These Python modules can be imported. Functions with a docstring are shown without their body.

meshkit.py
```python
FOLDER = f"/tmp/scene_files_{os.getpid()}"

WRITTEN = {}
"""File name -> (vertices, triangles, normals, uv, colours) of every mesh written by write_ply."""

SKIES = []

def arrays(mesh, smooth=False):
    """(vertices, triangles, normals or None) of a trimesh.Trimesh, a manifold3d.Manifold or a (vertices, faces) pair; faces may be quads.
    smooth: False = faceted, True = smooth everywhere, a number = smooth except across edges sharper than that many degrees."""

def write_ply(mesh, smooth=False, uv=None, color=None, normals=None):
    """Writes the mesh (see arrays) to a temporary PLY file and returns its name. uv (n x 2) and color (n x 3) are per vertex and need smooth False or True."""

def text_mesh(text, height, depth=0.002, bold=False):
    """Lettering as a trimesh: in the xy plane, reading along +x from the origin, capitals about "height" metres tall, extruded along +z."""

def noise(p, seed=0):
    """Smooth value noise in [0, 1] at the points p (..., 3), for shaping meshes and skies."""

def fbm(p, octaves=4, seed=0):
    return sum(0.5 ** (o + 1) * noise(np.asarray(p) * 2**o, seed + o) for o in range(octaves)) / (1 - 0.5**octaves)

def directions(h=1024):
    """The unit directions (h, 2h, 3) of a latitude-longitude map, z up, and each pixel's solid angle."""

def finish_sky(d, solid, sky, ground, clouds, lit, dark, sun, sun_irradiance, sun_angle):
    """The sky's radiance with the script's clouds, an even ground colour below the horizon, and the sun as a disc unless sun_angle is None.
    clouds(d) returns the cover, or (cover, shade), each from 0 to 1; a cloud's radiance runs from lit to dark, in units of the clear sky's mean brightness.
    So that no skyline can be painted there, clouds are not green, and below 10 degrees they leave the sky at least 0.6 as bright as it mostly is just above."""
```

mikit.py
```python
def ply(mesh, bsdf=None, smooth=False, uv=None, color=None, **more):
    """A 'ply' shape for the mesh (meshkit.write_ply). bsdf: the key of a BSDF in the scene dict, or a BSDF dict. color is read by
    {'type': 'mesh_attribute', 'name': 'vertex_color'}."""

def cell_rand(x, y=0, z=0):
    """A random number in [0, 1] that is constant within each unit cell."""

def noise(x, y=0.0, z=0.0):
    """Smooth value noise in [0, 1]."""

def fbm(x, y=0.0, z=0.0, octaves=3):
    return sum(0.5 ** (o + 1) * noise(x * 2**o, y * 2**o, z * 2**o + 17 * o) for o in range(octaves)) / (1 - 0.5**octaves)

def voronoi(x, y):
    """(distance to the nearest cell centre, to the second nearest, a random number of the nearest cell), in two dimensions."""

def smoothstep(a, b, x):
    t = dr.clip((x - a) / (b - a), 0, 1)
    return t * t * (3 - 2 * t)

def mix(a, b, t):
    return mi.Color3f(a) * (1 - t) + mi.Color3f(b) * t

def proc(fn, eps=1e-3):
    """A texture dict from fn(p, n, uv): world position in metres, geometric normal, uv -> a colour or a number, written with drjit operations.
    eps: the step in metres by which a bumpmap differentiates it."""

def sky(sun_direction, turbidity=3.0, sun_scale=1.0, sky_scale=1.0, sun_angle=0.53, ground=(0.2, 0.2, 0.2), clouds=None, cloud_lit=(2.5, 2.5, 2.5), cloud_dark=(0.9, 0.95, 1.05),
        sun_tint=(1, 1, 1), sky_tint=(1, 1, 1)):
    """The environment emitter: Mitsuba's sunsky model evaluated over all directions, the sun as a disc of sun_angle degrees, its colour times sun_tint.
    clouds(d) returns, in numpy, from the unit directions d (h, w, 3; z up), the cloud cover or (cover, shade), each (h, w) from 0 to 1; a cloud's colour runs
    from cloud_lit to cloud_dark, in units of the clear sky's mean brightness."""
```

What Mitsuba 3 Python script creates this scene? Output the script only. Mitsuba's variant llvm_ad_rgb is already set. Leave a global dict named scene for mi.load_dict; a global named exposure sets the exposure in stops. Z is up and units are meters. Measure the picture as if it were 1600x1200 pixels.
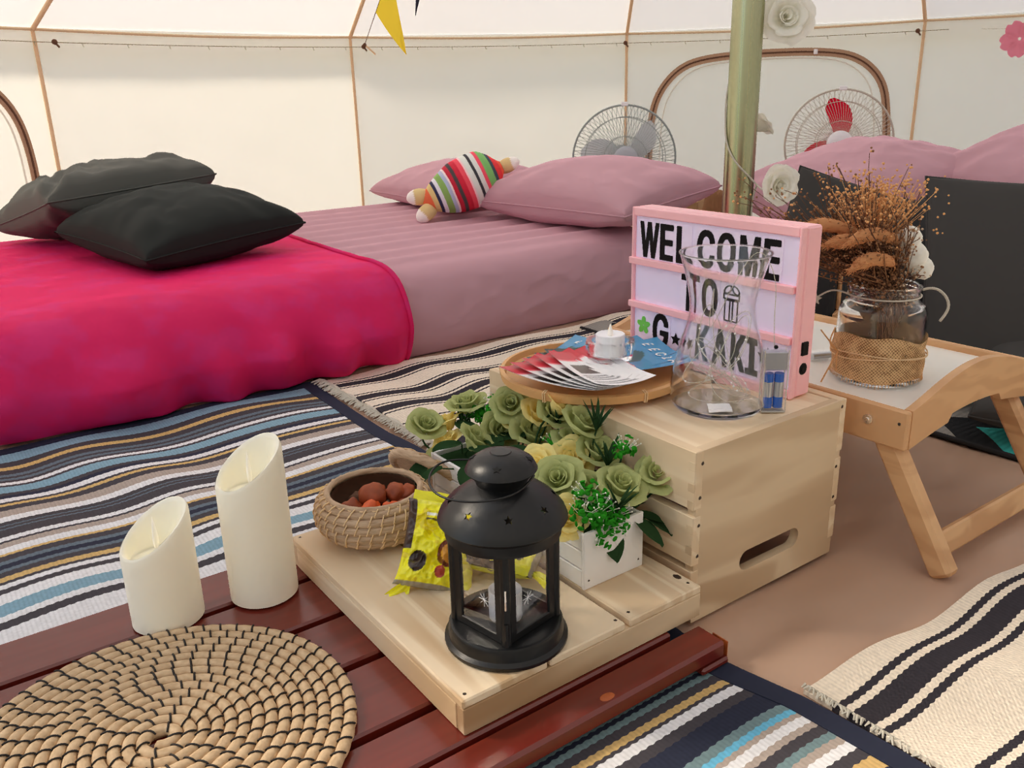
import math, random
import numpy as np
import trimesh, manifold3d
import drjit as dr
import mitsuba as mi
import mikit, meshkit
from shapely.geometry import Polygon, Point

T = mi.ScalarTransform4f
PI = math.pi
scene, labels = {}, {}
rng = np.random.default_rng(7)
random.seed(7)

# ------------------------------------------------------------------ camera, sky, exposure
FOCAL = 1352.66
PITCH, ROLL, AZ, CAM_Z = math.radians(18.6356), math.radians(1.5329), math.radians(35.6), 0.6922
fw = np.array([math.cos(PITCH) * math.sin(AZ), math.cos(PITCH) * math.cos(AZ), -math.sin(PITCH)])
rt = np.array([math.cos(AZ), -math.sin(AZ), 0.0])
dn = np.cross(fw, rt)
up = -(-math.sin(ROLL) * rt + math.cos(ROLL) * dn)
scene['camera'] = {'type': 'perspective', 'fov': 2 * math.degrees(math.atan(800 / FOCAL)), 'fov_axis': 'x', 'near_clip': 0.02, 'far_clip': 200.0,
                   'to_world': T().look_at(origin=[0, 0, CAM_Z], target=[float(v) for v in fw + [0, 0, CAM_Z]], up=[float(v) for v in up])}


def cloud_cover(d):
    n = meshkit.fbm(d * 3.0, 3, seed=4)
    return np.clip(0.55 + 0.6 * (n - 0.5), 0, 1)


scene['sky'] = mikit.sky([-0.55, 0.62, 0.72], turbidity=4.0, sun_scale=0.55, sky_scale=1.0, sun_angle=14.0, sun_tint=(0.92, 0.98, 1.08), ground=(0.30, 0.32, 0.22),
                         clouds=cloud_cover, cloud_lit=(1.7, 1.7, 1.7), cloud_dark=(1.2, 1.22, 1.25))
exposure = 2.62


# ------------------------------------------------------------------ helpers
def S(r, g, b):
    return [float(((c / 255) / 12.92) if c / 255 <= 0.04045 else (((c / 255) + 0.055) / 1.055) ** 2.4) for c in (r, g, b)]


def num(key):
    if key not in scene and key not in labels and not any(k.startswith(key + '__') for k in scene):
        return key
    i = 1
    while True:
        k = f'{key}_{i:03d}'
        if k not in scene and k not in labels:
            return k
        i += 1


_part_count = {}


def part(name, mesh, mat, parent=None, smooth=False, **kw):
    key = name if parent is None else f'{parent}__{name}'
    n = _part_count.get(key, 0)
    _part_count[key] = n + 1
    if n:
        key = f'{key}_{n:03d}'
    scene[key] = mikit.ply(mesh, mat, smooth=smooth, **kw)
    return key


def part_copy(name, shape, parent, to_world):
    key = f'{parent}__{name}'
    n = _part_count.get(key, 0)
    _part_count[key] = n + 1
    if n:
        key = f'{key}_{n:03d}'
    d = dict(shape)
    d['to_world'] = to_world
    scene[key] = d
    return key


_thing_count = {}


def thing(name, label=None, cat=None, group=None, kind=None):
    n = _thing_count.get(name, 0)
    _thing_count[name] = n + 1
    key = name if n == 0 else f'{name}_{n:03d}'
    e = {}
    if label: e['label'] = label
    if cat: e['category'] = cat
    if group: e['group'] = group
    if kind: e['kind'] = kind
    labels[key] = e
    return key


def single(name, mesh, mat, label, cat, group=None, kind=None, smooth=False, **kw):
    key = thing(name, label, cat, group, kind)
    scene[key] = mikit.ply(mesh, mat, smooth=smooth, **kw)
    return key


def tm(v, f):
    f = np.asarray(f)
    if f.shape[1] == 4:
        f = np.vstack([f[:, [0, 1, 2]], f[:, [0, 2, 3]]])
    return trimesh.Trimesh(np.asarray(v, float), f, process=False)


def cat(*ms):
    return trimesh.util.concatenate([m for m in ms])


def rot(rx=0, ry=0, rz=0):
    return trimesh.transformations.euler_matrix(math.radians(rx), math.radians(ry), math.radians(rz), 'sxyz')


def xf(m, loc=(0, 0, 0), rx=0, ry=0, rz=0, scale=None):
    m = m.copy()
    if scale is not None:
        m.apply_scale(scale)
    M = rot(rx, ry, rz)
    M[:3, 3] = loc
    m.apply_transform(M)
    return m


def frame_to(n, loc=(0, 0, 0), spin=0.0):
    """4x4 whose local z points along n."""
    n = np.asarray(n, float)
    n = n / np.linalg.norm(n)
    a = np.cross([0, 1, 0.01] if abs(n[2]) > 0.9 else [0, 0, 1.0], n)
    a /= np.linalg.norm(a)
    b = np.cross(n, a)
    c, s = math.cos(spin), math.sin(spin)
    M = np.eye(4)
    M[:3, 0], M[:3, 1], M[:3, 2], M[:3, 3] = c * a + s * b, -s * a + c * b, n, loc
    return M


def tf(M):
    return T([[float(x) for x in row] for row in M])


def box(x0, x1, y0, y1, z0, z1, bev=0.0015):
    b = min(bev, (x1 - x0) / 3, (y1 - y0) / 3, (z1 - z0) / 3)
    pts = []
    for sx in (0, 1):
        for sy in (0, 1):
            for sz in (0, 1):
                c = np.array([(x0, x1)[sx], (y0, y1)[sy], (z0, z1)[sz]])
                d = np.array([1 - 2 * sx, 1 - 2 * sy, 1 - 2 * sz]) * b
                for k in range(3):
                    e = d.copy(); e[k] = 0
                    pts.append(c + e)
    return trimesh.Trimesh(np.array(pts), process=False).convex_hull


def bar(p, q, w, h, bev=0.002, side=(1, 0, 0)):
    """box beam from p to q; w along `side`, h perpendicular."""
    p, q = np.asarray(p, float), np.asarray(q, float)
    L = np.linalg.norm(q - p)
    z = (q - p) / L
    x = np.asarray(side, float); x = x - z * (x @ z); x /= np.linalg.norm(x)
    y = np.cross(z, x)
    m = box(-w / 2, w / 2, -h / 2, h / 2, 0, L, bev)
    M = np.eye(4); M[:3, 0], M[:3, 1], M[:3, 2], M[:3, 3] = x, y, z, p
    m.apply_transform(M)
    return m


def lathe(profile, n=48, loc=(0, 0, 0), closed=False):
    pr = np.asarray(profile, float)
    a = np.arange(n) * 2 * PI / n
    v = np.stack([pr[:, None, 0] * np.cos(a), pr[:, None, 0] * np.sin(a), np.broadcast_to(pr[:, None, 1], (len(pr), n))], -1).reshape(-1, 3)
    f = []
    m = len(pr)
    i = np.arange(n); j = (i + 1) % n
    for k in range(m if closed else m - 1):
        k2 = (k + 1) % m
        f.append(np.stack([k * n + i, k * n + j, k2 * n + j, k2 * n + i], 1))
    mesh = tm(v, np.vstack(f))
    mesh.merge_vertices()
    mesh.update_faces(mesh.nondegenerate_faces())
    mesh.apply_translation(loc)
    return mesh


def tube(pts, r, sides=8, closed=False, cap=True):
    p = np.asarray(pts, float)
    n = len(p)
    r = np.broadcast_to(np.asarray(r, float), (n,))
    if closed:
        t = np.roll(p, -1, 0) - np.roll(p, 1, 0)
    else:
        t = np.gradient(p, axis=0)
    t /= np.linalg.norm(t, axis=1, keepdims=True) + 1e-12
    a = np.zeros_like(p)
    ref = np.array([0, 0, 1.0]) if abs(t[0, 2]) < 0.9 else np.array([1.0, 0, 0])
    for k in range(n):
        u = ref - t[k] * (ref @ t[k])
        u /= np.linalg.norm(u) + 1e-12
        a[k] = u; ref = u
    b = np.cross(t, a)
    ang = np.arange(sides) * 2 * PI / sides
    v = (p[:, None] + r[:, None, None] * (np.cos(ang)[None, :, None] * a[:, None] + np.sin(ang)[None, :, None] * b[:, None])).reshape(-1, 3)
    f = []
    i = np.arange(sides); j = (i + 1) % sides
    for k in range(n if closed else n - 1):
        k2 = (k + 1) % n
        f.append(np.stack([k * sides + i, k * sides + j, k2 * sides + j, k2 * sides + i], 1))
    f = np.vstack(f)
    tri = np.vstack([f[:, [0, 1, 2]], f[:, [0, 2, 3]]])
    if cap and not closed:
        v = np.vstack([v, p[0], p[-1]])
        c0, c1 = len(v) - 2, len(v) - 1
        tri = np.vstack([tri, np.stack([i * 0 + c0, j, i], 1), np.stack([i * 0 + c1, (n - 1) * sides + i, (n - 1) * sides + j], 1)])
    return tm(v, tri)


def spline(pts, n=40, closed=False):
    from scipy.interpolate import CubicSpline
    p = np.asarray(pts, float)
    if closed:
        p = np.vstack([p, p[:1]])
    d = np.r_[0, np.cumsum(np.linalg.norm(np.diff(p, axis=0), axis=1) + 1e-9)]
    cs = CubicSpline(d, p, bc_type='periodic' if closed else 'natural')
    return cs(np.linspace(0, d[-1], n, endpoint=not closed))


def gridmesh(P, wrap_u=False, wrap_v=False):
    n, m = P.shape[:2]
    i, j = np.meshgrid(np.arange(n if wrap_u else n - 1), np.arange(m if wrap_v else m - 1), indexing='ij')
    i, j = i.ravel(), j.ravel()
    i2, j2 = (i + 1) % n, (j + 1) % m
    return tm(P.reshape(-1, 3), np.stack([i * m + j, i2 * m + j, i2 * m + j2, i * m + j2], 1))


def slab(P, thick):
    """closed sheet of the grid P (n,m,3), thickened downwards along z by `thick`."""
    Q = P.copy(); Q[..., 2] -= thick
    n, m = P.shape[:2]
    a, b = gridmesh(P), gridmesh(Q)
    b.faces = b.faces[:, ::-1]
    ring = [(0, j) for j in range(m)] + [(i, m - 1) for i in range(1, n)] + [(n - 1, j) for j in range(m - 2, -1, -1)] + [(i, 0) for i in range(n - 2, 0, -1)]
    idx = np.array([i * m + j for i, j in ring]); nx = np.roll(idx, -1); N = n * m
    side = np.vstack([np.stack([idx, idx + N, nx + N], 1), np.stack([idx, nx + N, nx], 1)])
    return tm(np.vstack([a.vertices, b.vertices]), np.vstack([a.faces, b.faces + N, side]))


def prism(poly, depth):
    return trimesh.creation.extrude_polygon(poly, depth, engine='earcut')


def star_poly(ro, ri, n=5, rot0=PI / 2):
    return Polygon([((ro if k % 2 == 0 else ri) * math.cos(rot0 + k * PI / n), (ro if k % 2 == 0 else ri) * math.sin(rot0 + k * PI / n)) for k in range(2 * n)])


def fbm3(p, scale, octaves=3, seed=0):
    return meshkit.fbm(np.asarray(p) * scale, octaves, seed) - 0.5


def ball(r, sub=1):
    return trimesh.creation.icosphere(subdivisions=sub, radius=r)


# ------------------------------------------------------------------ materials
def mat(key, d, two=True):
    scene[key] = {'type': 'twosided', 'bsdf': d} if two else d
    return key


def pr(color, rough=0.6, **kw):
    c = mikit.proc(color) if callable(color) else {'type': 'rgb', 'value': list(map(float, color))}
    return {'type': 'principled', 'base_color': c, 'roughness': rough, **kw}


def bump(bsdf, fn, scale=1.0, eps=1e-3):
    return {'type': 'bumpmap', 'arbitrary': mikit.proc(fn, eps), 'scale': scale, 'bsdf': bsdf}


ss, mixc, fbm, noise = mikit.smoothstep, mikit.mix, mikit.fbm, mikit.noise


def wood_fn(light, dark, sx, sy, sz, knots=0.0):
    def fn(p, n, uv):
        w = fbm(p.x * sx * 0.35, p.y * sy * 0.35, p.z * sz * 0.35, 2)
        g = fbm(p.x * sx + 5 * w, p.y * sy + 5 * w, p.z * sz + 5 * w, 3)
        band = ss(0.35, 0.75, dr.abs(dr.sin(14 * w + 3 * g)) * 0.6 + 0.4 * g)
        return mixc(light, dark, band * (0.35 + 0.65 * ss(0.35, 0.7, fbm(p.x * 3, p.y * 3, p.z * 3, 2))))
    return fn


# canvas of the tent: half of what is not absorbed goes through
mat('mat_wall', {'type': 'principledthin', 'base_color': {'type': 'rgb', 'value': [0.885, 0.868, 0.82]}, 'roughness': 0.9, 'diff_trans': 0.85, 'eta': 1.2}, two=False)
mat('mat_roof', {'type': 'principledthin', 'base_color': {'type': 'rgb', 'value': [0.88, 0.875, 0.865]}, 'roughness': 0.9, 'diff_trans': 0.8, 'eta': 1.2}, two=False)
mat('mat_seam', pr(S(222, 190, 154), 0.9))
mat('mat_eave', pr(S(216, 192, 158), 0.9))
mat('mat_zip', pr(S(176, 142, 116), 0.85))
mat('mat_floor', bump(pr(lambda p, n, uv: mixc(S(192, 160, 138), S(178, 146, 124), fbm(p.x * 5, p.y * 5, 0.0, 2)), 0.5, specular=0.35),
                      lambda p, n, uv: 0.05 * fbm(p.x * 5 + 1.2 * noise(p.x * 2, p.y * 2), p.y * 9, 0.0, 2), 1.0, 2e-3))

mauve = S(192, 148, 160)
mat('mat_sheet', bump(pr(mauve, 0.85, sheen=0.4, sheen_tint=0.5), lambda p, n, uv: 0.009 * dr.abs(fbm(p.x * 11 + 3 * noise(p.x * 3, p.y * 3, p.z * 3), p.y * 9 + p.z * 6, p.z * 12, 3) - 0.5), 1.0, 2e-3))
mat('mat_pink', bump(pr(lambda p, n, uv: mixc(S(208, 3, 88), S(202, 34, 112), 0.62 * ss(0.45, 0.70, fbm(p.x * 18, p.y * 18, p.z * 18, 4))), 0.8, sheen=0.5, sheen_tint=0.8), lambda p, n, uv: 0.006 * fbm(p.x * 22 + p.z * 9, p.y * 22, p.z * 12, 3), 1.0, 3e-3))
mat('mat_green_velvet', pr(S(8, 17, 15), 0.8, sheen=0.22, sheen_tint=0.3))
mat('mat_grey_velvet', pr(S(72, 74, 70), 0.75, sheen=0.8, sheen_tint=0.4))
mat('mat_charcoal', pr(S(58, 56, 55), 0.85, sheen=0.4))
mat('mat_black_cloth', pr(S(30, 30, 32), 0.8, sheen=0.2))

pine_l, pine_d = S(232, 212, 182), S(198, 166, 126)
mat('mat_pine_y', pr(wood_fn(pine_l, pine_d, 34, 2.5, 34), 0.6, specular=0.3))
mat('mat_pine_x', pr(wood_fn(S(218, 196, 164), S(170, 136, 100), 4, 30, 16), 0.6, specular=0.3))
mat('mat_oak', pr(wood_fn(S(216, 172, 126), S(190, 140, 96), 12, 9, 30), 0.45))
mat('mat_red_wood', pr(lambda p, n, uv: mixc(S(118, 36, 24), S(88, 22, 13), fbm(p.x * 4, p.y * 50, p.z * 50, 3)), 0.22, clearcoat=1.0, clearcoat_gloss=0.92))
mat('mat_orange_wood', pr(S(170, 84, 38), 0.5))
mat('mat_white_panel', pr(S(232, 232, 226), 0.35))
mat('mat_white_paint', bump(pr(S(234, 232, 230), 0.55), lambda p, n, uv: 0.0003 * fbm(p.x * 60, p.y * 60, p.z * 60, 2), 1.0))
mat('mat_black_metal', pr(S(11, 12, 14), 0.36, specular=0.45))
mat('mat_black', pr(S(6, 6, 7), 0.6, specular=0.2))
mat('mat_hole', pr([0.004, 0.004, 0.004], 0.9))
mat('mat_nail', pr(S(52, 40, 32), 0.5))
mat('mat_steel', {'type': 'roughconductor', 'material': 'Al', 'alpha': 0.1})
mat('mat_pole', {'type': 'roughconductor', 'eta': {'type': 'rgb', 'value': [1.2, 1.2, 1.2]}, 'k': {'type': 'rgb', 'value': [3.4, 3.3, 2.5]}, 'alpha': 0.07, 'specular_reflectance': {'type': 'rgb', 'value': [0.62, 0.64, 0.48]}})
mat('mat_wax', pr(S(250, 245, 226), 0.45, specular=0.4, spec_tint=0.0))
mat('mat_white_plastic', pr(S(240, 240, 244), 0.35))
mat('mat_flame', pr(S(255, 250, 238), 0.4))
scene['mat_glass'] = {'type': 'dielectric', 'int_ior': 1.46}
scene['mat_pane'] = {'type': 'thindielectric', 'int_ior': 1.5}
mat('mat_lb_pink', pr(S(250, 190, 196), 0.4))
mat('mat_lb_panel', pr(S(238, 226, 254), 0.4))
mat('mat_lb_card', pr(S(240, 226, 252), 0.3))
mat('mat_green_print', pr(S(110, 200, 80), 0.5))
mat('mat_paper', pr(S(240, 240, 240), 0.6))
mat('mat_vertex', {'type': 'principled', 'base_color': {'type': 'mesh_attribute', 'name': 'vertex_color'}, 'roughness': 0.6})
mat('mat_vertex_gloss', {'type': 'principled', 'base_color': {'type': 'mesh_attribute', 'name': 'vertex_color'}, 'roughness': 0.28})
mat('mat_vertex_cloth', {'type': 'principled', 'base_color': {'type': 'mesh_attribute', 'name': 'vertex_color'}, 'roughness': 0.9, 'sheen': 0.3})
mat('mat_bamboo', pr(S(214, 164, 108), 0.5))
mat('mat_straw', pr(lambda p, n, uv: mixc(S(222, 194, 156), S(178, 146, 108), fbm(p.x * 160, p.y * 160, p.z * 220, 2)), 0.7))
mat('mat_seagrass', pr(lambda p, n, uv: mixc(S(208, 182, 152), S(150, 120, 92), fbm(p.x * 70, p.y * 70, p.z * 420, 2)), 0.75))
mat('mat_stitch_light', pr(S(224, 194, 150), 0.7))
mat('mat_stitch_black', pr(S(26, 20, 18), 0.6))
mat('mat_potpourri', pr(lambda p, n, uv: mixc(S(178, 84, 40), S(110, 52, 30), fbm(p.x * 60, p.y * 60, p.z * 60, 3)), 0.6))
mat('mat_potpourri_orange', pr(S(214, 88, 32), 0.5))
thin = lambda c, dt=0.6: {'type': 'principledthin', 'base_color': {'type': 'rgb', 'value': list(c)}, 'roughness': 0.7, 'diff_trans': dt, 'eta': 1.3}
mat('mat_rose_green', thin(S(190, 198, 136), 0.6), two=False)
mat('mat_rose_yellow', thin(S(250, 236, 160), 0.6), two=False)
mat('mat_rose_white', thin(S(246, 245, 236), 0.5), two=False)
mat('mat_leaf_bright', thin(S(52, 150, 40), 0.4), two=False)
mat('mat_leaf_dark', thin(S(46, 72, 44), 0.3), two=False)
mat('mat_burlap', pr(lambda p, n, uv: mixc(S(214, 180, 134), S(140, 104, 66), ss(0.30, 0.80, 0.5 + 0.32 * dr.sin(uv.x * 2 * PI * 84 + 2 * noise(uv.x * 60, uv.y * 20)) * dr.sin(uv.y * 2 * PI * 14) + 0.5 * (fbm(uv.x * 40, uv.y * 8, 0.0, 2) - 0.5))), 0.95))
mat('mat_dried_brown', pr(S(138, 98, 66), 0.9))
mat('mat_dried_dark', pr(S(96, 66, 48), 0.9))
mat('mat_dried_orange', pr(S(222, 168, 112), 0.9))
mat('mat_plume', pr(S(196, 138, 92), 0.95))
mat('mat_dried_pale', pr(S(196, 172, 146), 0.9))
mat('mat_cotton', pr(S(238, 238, 230), 0.95, sheen=0.5))
mat('mat_cord', pr(S(196, 190, 176), 0.8))
mat('mat_wire', pr(S(150, 142, 116), 0.5, metallic=0.4))
mat('mat_fan_grey', pr(S(176, 182, 190), 0.4))
mat('mat_fan_wire', pr(S(150, 160, 158), 0.4))
mat('mat_fan_red', thin(S(214, 34, 60), 0.4), two=False)
mat('mat_fan_blade', thin(S(214, 220, 226), 0.9), two=False)
mat('mat_yellow_flag', thin(S(238, 212, 70), 0.7), two=False)
mat('mat_navy', pr(S(34, 38, 62), 0.8))
mat('mat_blossom', thin(S(246, 176, 196), 1.0), two=False)
mat('mat_cardboard', pr(S(170, 136, 100), 0.8))
mat('mat_battery_blue', pr(S(30, 96, 190), 0.3))
mat('mat_battery_silver', pr(S(190, 194, 200), 0.3, metallic=0.8))


def stripe_tex(bounds, colors, axis_y=True, wob=0.0):
    """woven stripes across y: bounds ascending, colors one more than bounds."""
    lo, hi, n = bounds[0] - 0.01, bounds[-1] + 0.01, 2048
    yy = lo + (np.arange(n) + 0.5) / n * (hi - lo)
    idx = np.searchsorted(bounds, yy)
    tab = np.array([colors[k] for k in idx], np.float32)
    R, G, B = (mi.Float(np.ascontiguousarray(tab[:, k])) for k in range(3))

    def fn(p, n_, uv):
        y = p.y + 0.0016 * dr.sin(p.x * 520.0) * 0.5 + wob * (noise(p.x * 6.0, 3.0) - 0.5)
        k = mi.UInt32(dr.clip((y - lo) / (hi - lo) * n, 0, n - 1))
        c = mi.Color3f(dr.gather(mi.Float, R, k), dr.gather(mi.Float, G, k), dr.gather(mi.Float, B, k))
        return c * (0.86 + 0.14 * dr.abs(dr.sin(p.x * 520.0))) * (0.92 + 0.16 * noise(p.x * 300.0, p.y * 300.0))
    return fn
# ------------------------------------------------------------------ the tent: floor, wall, roof
CX, CY, RT, ZE = 1.694, 1.406, 2.80, 0.972
SEAM0 = 22.4
APEX = np.array([CX, CY, 2.75])


def ring(deg, z, r=RT):
    """a point of the twelve-sided wall at this angle about the pole."""
    k = (deg - SEAM0) % 30.0 - 15.0
    rr = r * math.cos(PI / 12) / math.cos(math.radians(k))
    a = math.radians(deg)
    return np.array([CX + rr * math.cos(a), CY + rr * math.sin(a), z])


def struct(key, label=None):
    labels[key] = {'kind': 'structure'}
    if label: labels[key]['label'] = label


struct('floor', 'brown crumpled groundsheet of the tent')
g = np.linspace(-1, 1, 150)
gx, gy = np.meshgrid(g, g, indexing='ij')
rad = np.sqrt(np.maximum(gx ** 2, gy ** 2)); sq = np.sqrt(gx ** 2 + gy ** 2) + 1e-9
fx, fy = CX + gx * rad / sq * 2.78, CY + gy * rad / sq * 2.78
q = np.stack([fx, fy, fx * 0], -1)
warp = fbm3(q, 1.5, 2, 3)
fz = -0.0065 + 0.014 * (1 - np.abs(2 * fbm3(q * [1, 2.6, 1] + warp[..., None], 3.2, 2, 9))) * 0.5
scene['floor'] = mikit.ply(slab(np.stack([fx, fy, np.minimum(fz, 0.002)], -1), 0.01), 'mat_floor', smooth=40)

struct('wall_round', 'cream canvas tent wall of vertical panels with brown seams')
struct('ceiling', 'white canvas tent roof of panels that rise to the pole')
OPEN = (5,)                                                  # the doorway lies on this panel, to the left of the camera
for k in range(12):
    a0, a1 = SEAM0 + 30 * k, SEAM0 + 30 * (k + 1)
    nu, nv = 22, 16
    U, V = np.meshgrid(np.linspace(0, 1, nu), np.linspace(0, 1, nv), indexing='ij')
    A, B = ring(a0 + 1e-6, 0), ring(a1 - 1e-6, 0)
    out = np.array([math.cos(math.radians((a0 + a1) / 2)), math.sin(math.radians((a0 + a1) / 2)), 0])
    P = A + (B - A) * U[..., None]
    P[..., 2] = V * ZE
    env = (np.sin(PI * U) * np.sin(PI * np.clip(V * 0.96 + 0.02, 0, 1)))[..., None]
    wr = fbm3(np.stack([U * 2 + V * 2 + 7 * k, U * 2.5 - V * 2.2, U * 0], -1), 2.2, 2, 5)
    P = P + out * (-0.012 * env + 0.022 * (wr[..., None]) * env)
    if k not in OPEN:
        part('panel', gridmesh(P), 'mat_wall', 'wall_round', smooth=True)
    # roof panel, with a slight sag between the seams; it overhangs the wall as a hanging valance
    RV = np.linspace(0, 1, 14)
    U2, V2 = np.meshgrid(np.linspace(0, 1, nu), RV, indexing='ij')
    A3, B3 = ring(a0 + 1e-6, ZE + 0.004, RT + 0.01), ring(a1 - 1e-6, ZE + 0.004, RT + 0.01)
    Q = (A3 + (B3 - A3) * U2[..., None]) * (1 - V2[..., None]) + (APEX + [0, 0, 0.02]) * V2[..., None]
    env2 = (np.sin(PI * U2) * np.sin(PI * V2))[..., None]
    wr2 = fbm3(np.stack([U2 * 5 + 3 * k, V2 * 1.2, U2 * 0], -1), 2.0, 2, 6)
    Q = Q + np.array([0, 0, -1.0]) * (0.025 * env2 + 0.02 * wr2[..., None] * env2)
    if k not in OPEN:
        part('panel', gridmesh(Q), 'mat_roof', 'ceiling', smooth=True)
    A4, B4 = ring(a0 + 1e-6, ZE - 0.085, RT + 0.11), ring(a1 - 1e-6, ZE - 0.085, RT + 0.11)
    U3, V3 = np.meshgrid(np.linspace(0, 1, nu), np.linspace(0, 1, 3), indexing='ij')
    W = (A3 + (B3 - A3) * U3[..., None]) * (1 - V3[..., None]) + (A4 + (B4 - A4) * U3[..., None]) * V3[..., None]
    part('valance', gridmesh(W), 'mat_roof', 'ceiling', smooth=True)
    # seams: a flat tape on the wall and a rib up the roof, and the hem along the eave
    s = ring(a0, 0, RT - 0.006)
    c = np.array([CX, CY, 0]); d = (c - s); d[2] = 0; d /= np.linalg.norm(d)
    tpts = [s + [0, 0, z] + d * 0.004 * math.sin(z * 3) for z in np.linspace(0.0, ZE, 12)]
    part('seam', tube(tpts, 0.0075, 6), 'mat_seam', 'wall_round', smooth=True)
    s2 = ring(a0, ZE, RT - 0.004)
    part('seam', tube([s2 + (APEX - s2) * t + [0, 0, -0.008] for t in np.linspace(0, 0.985, 12)], 0.009, 6), 'mat_seam', 'ceiling', smooth=True)
    if k not in OPEN:
        hp = [ring(a0 + 30 * t + (1e-6 if t == 0 else 0), ZE - 0.004 - 0.012 * math.sin(PI * t), RT - 0.008) for t in np.linspace(0, 1, 14)]
        part('eave_hem', tube(hp, 0.0055, 6), 'mat_eave', 'ceiling', smooth=True)


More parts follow.
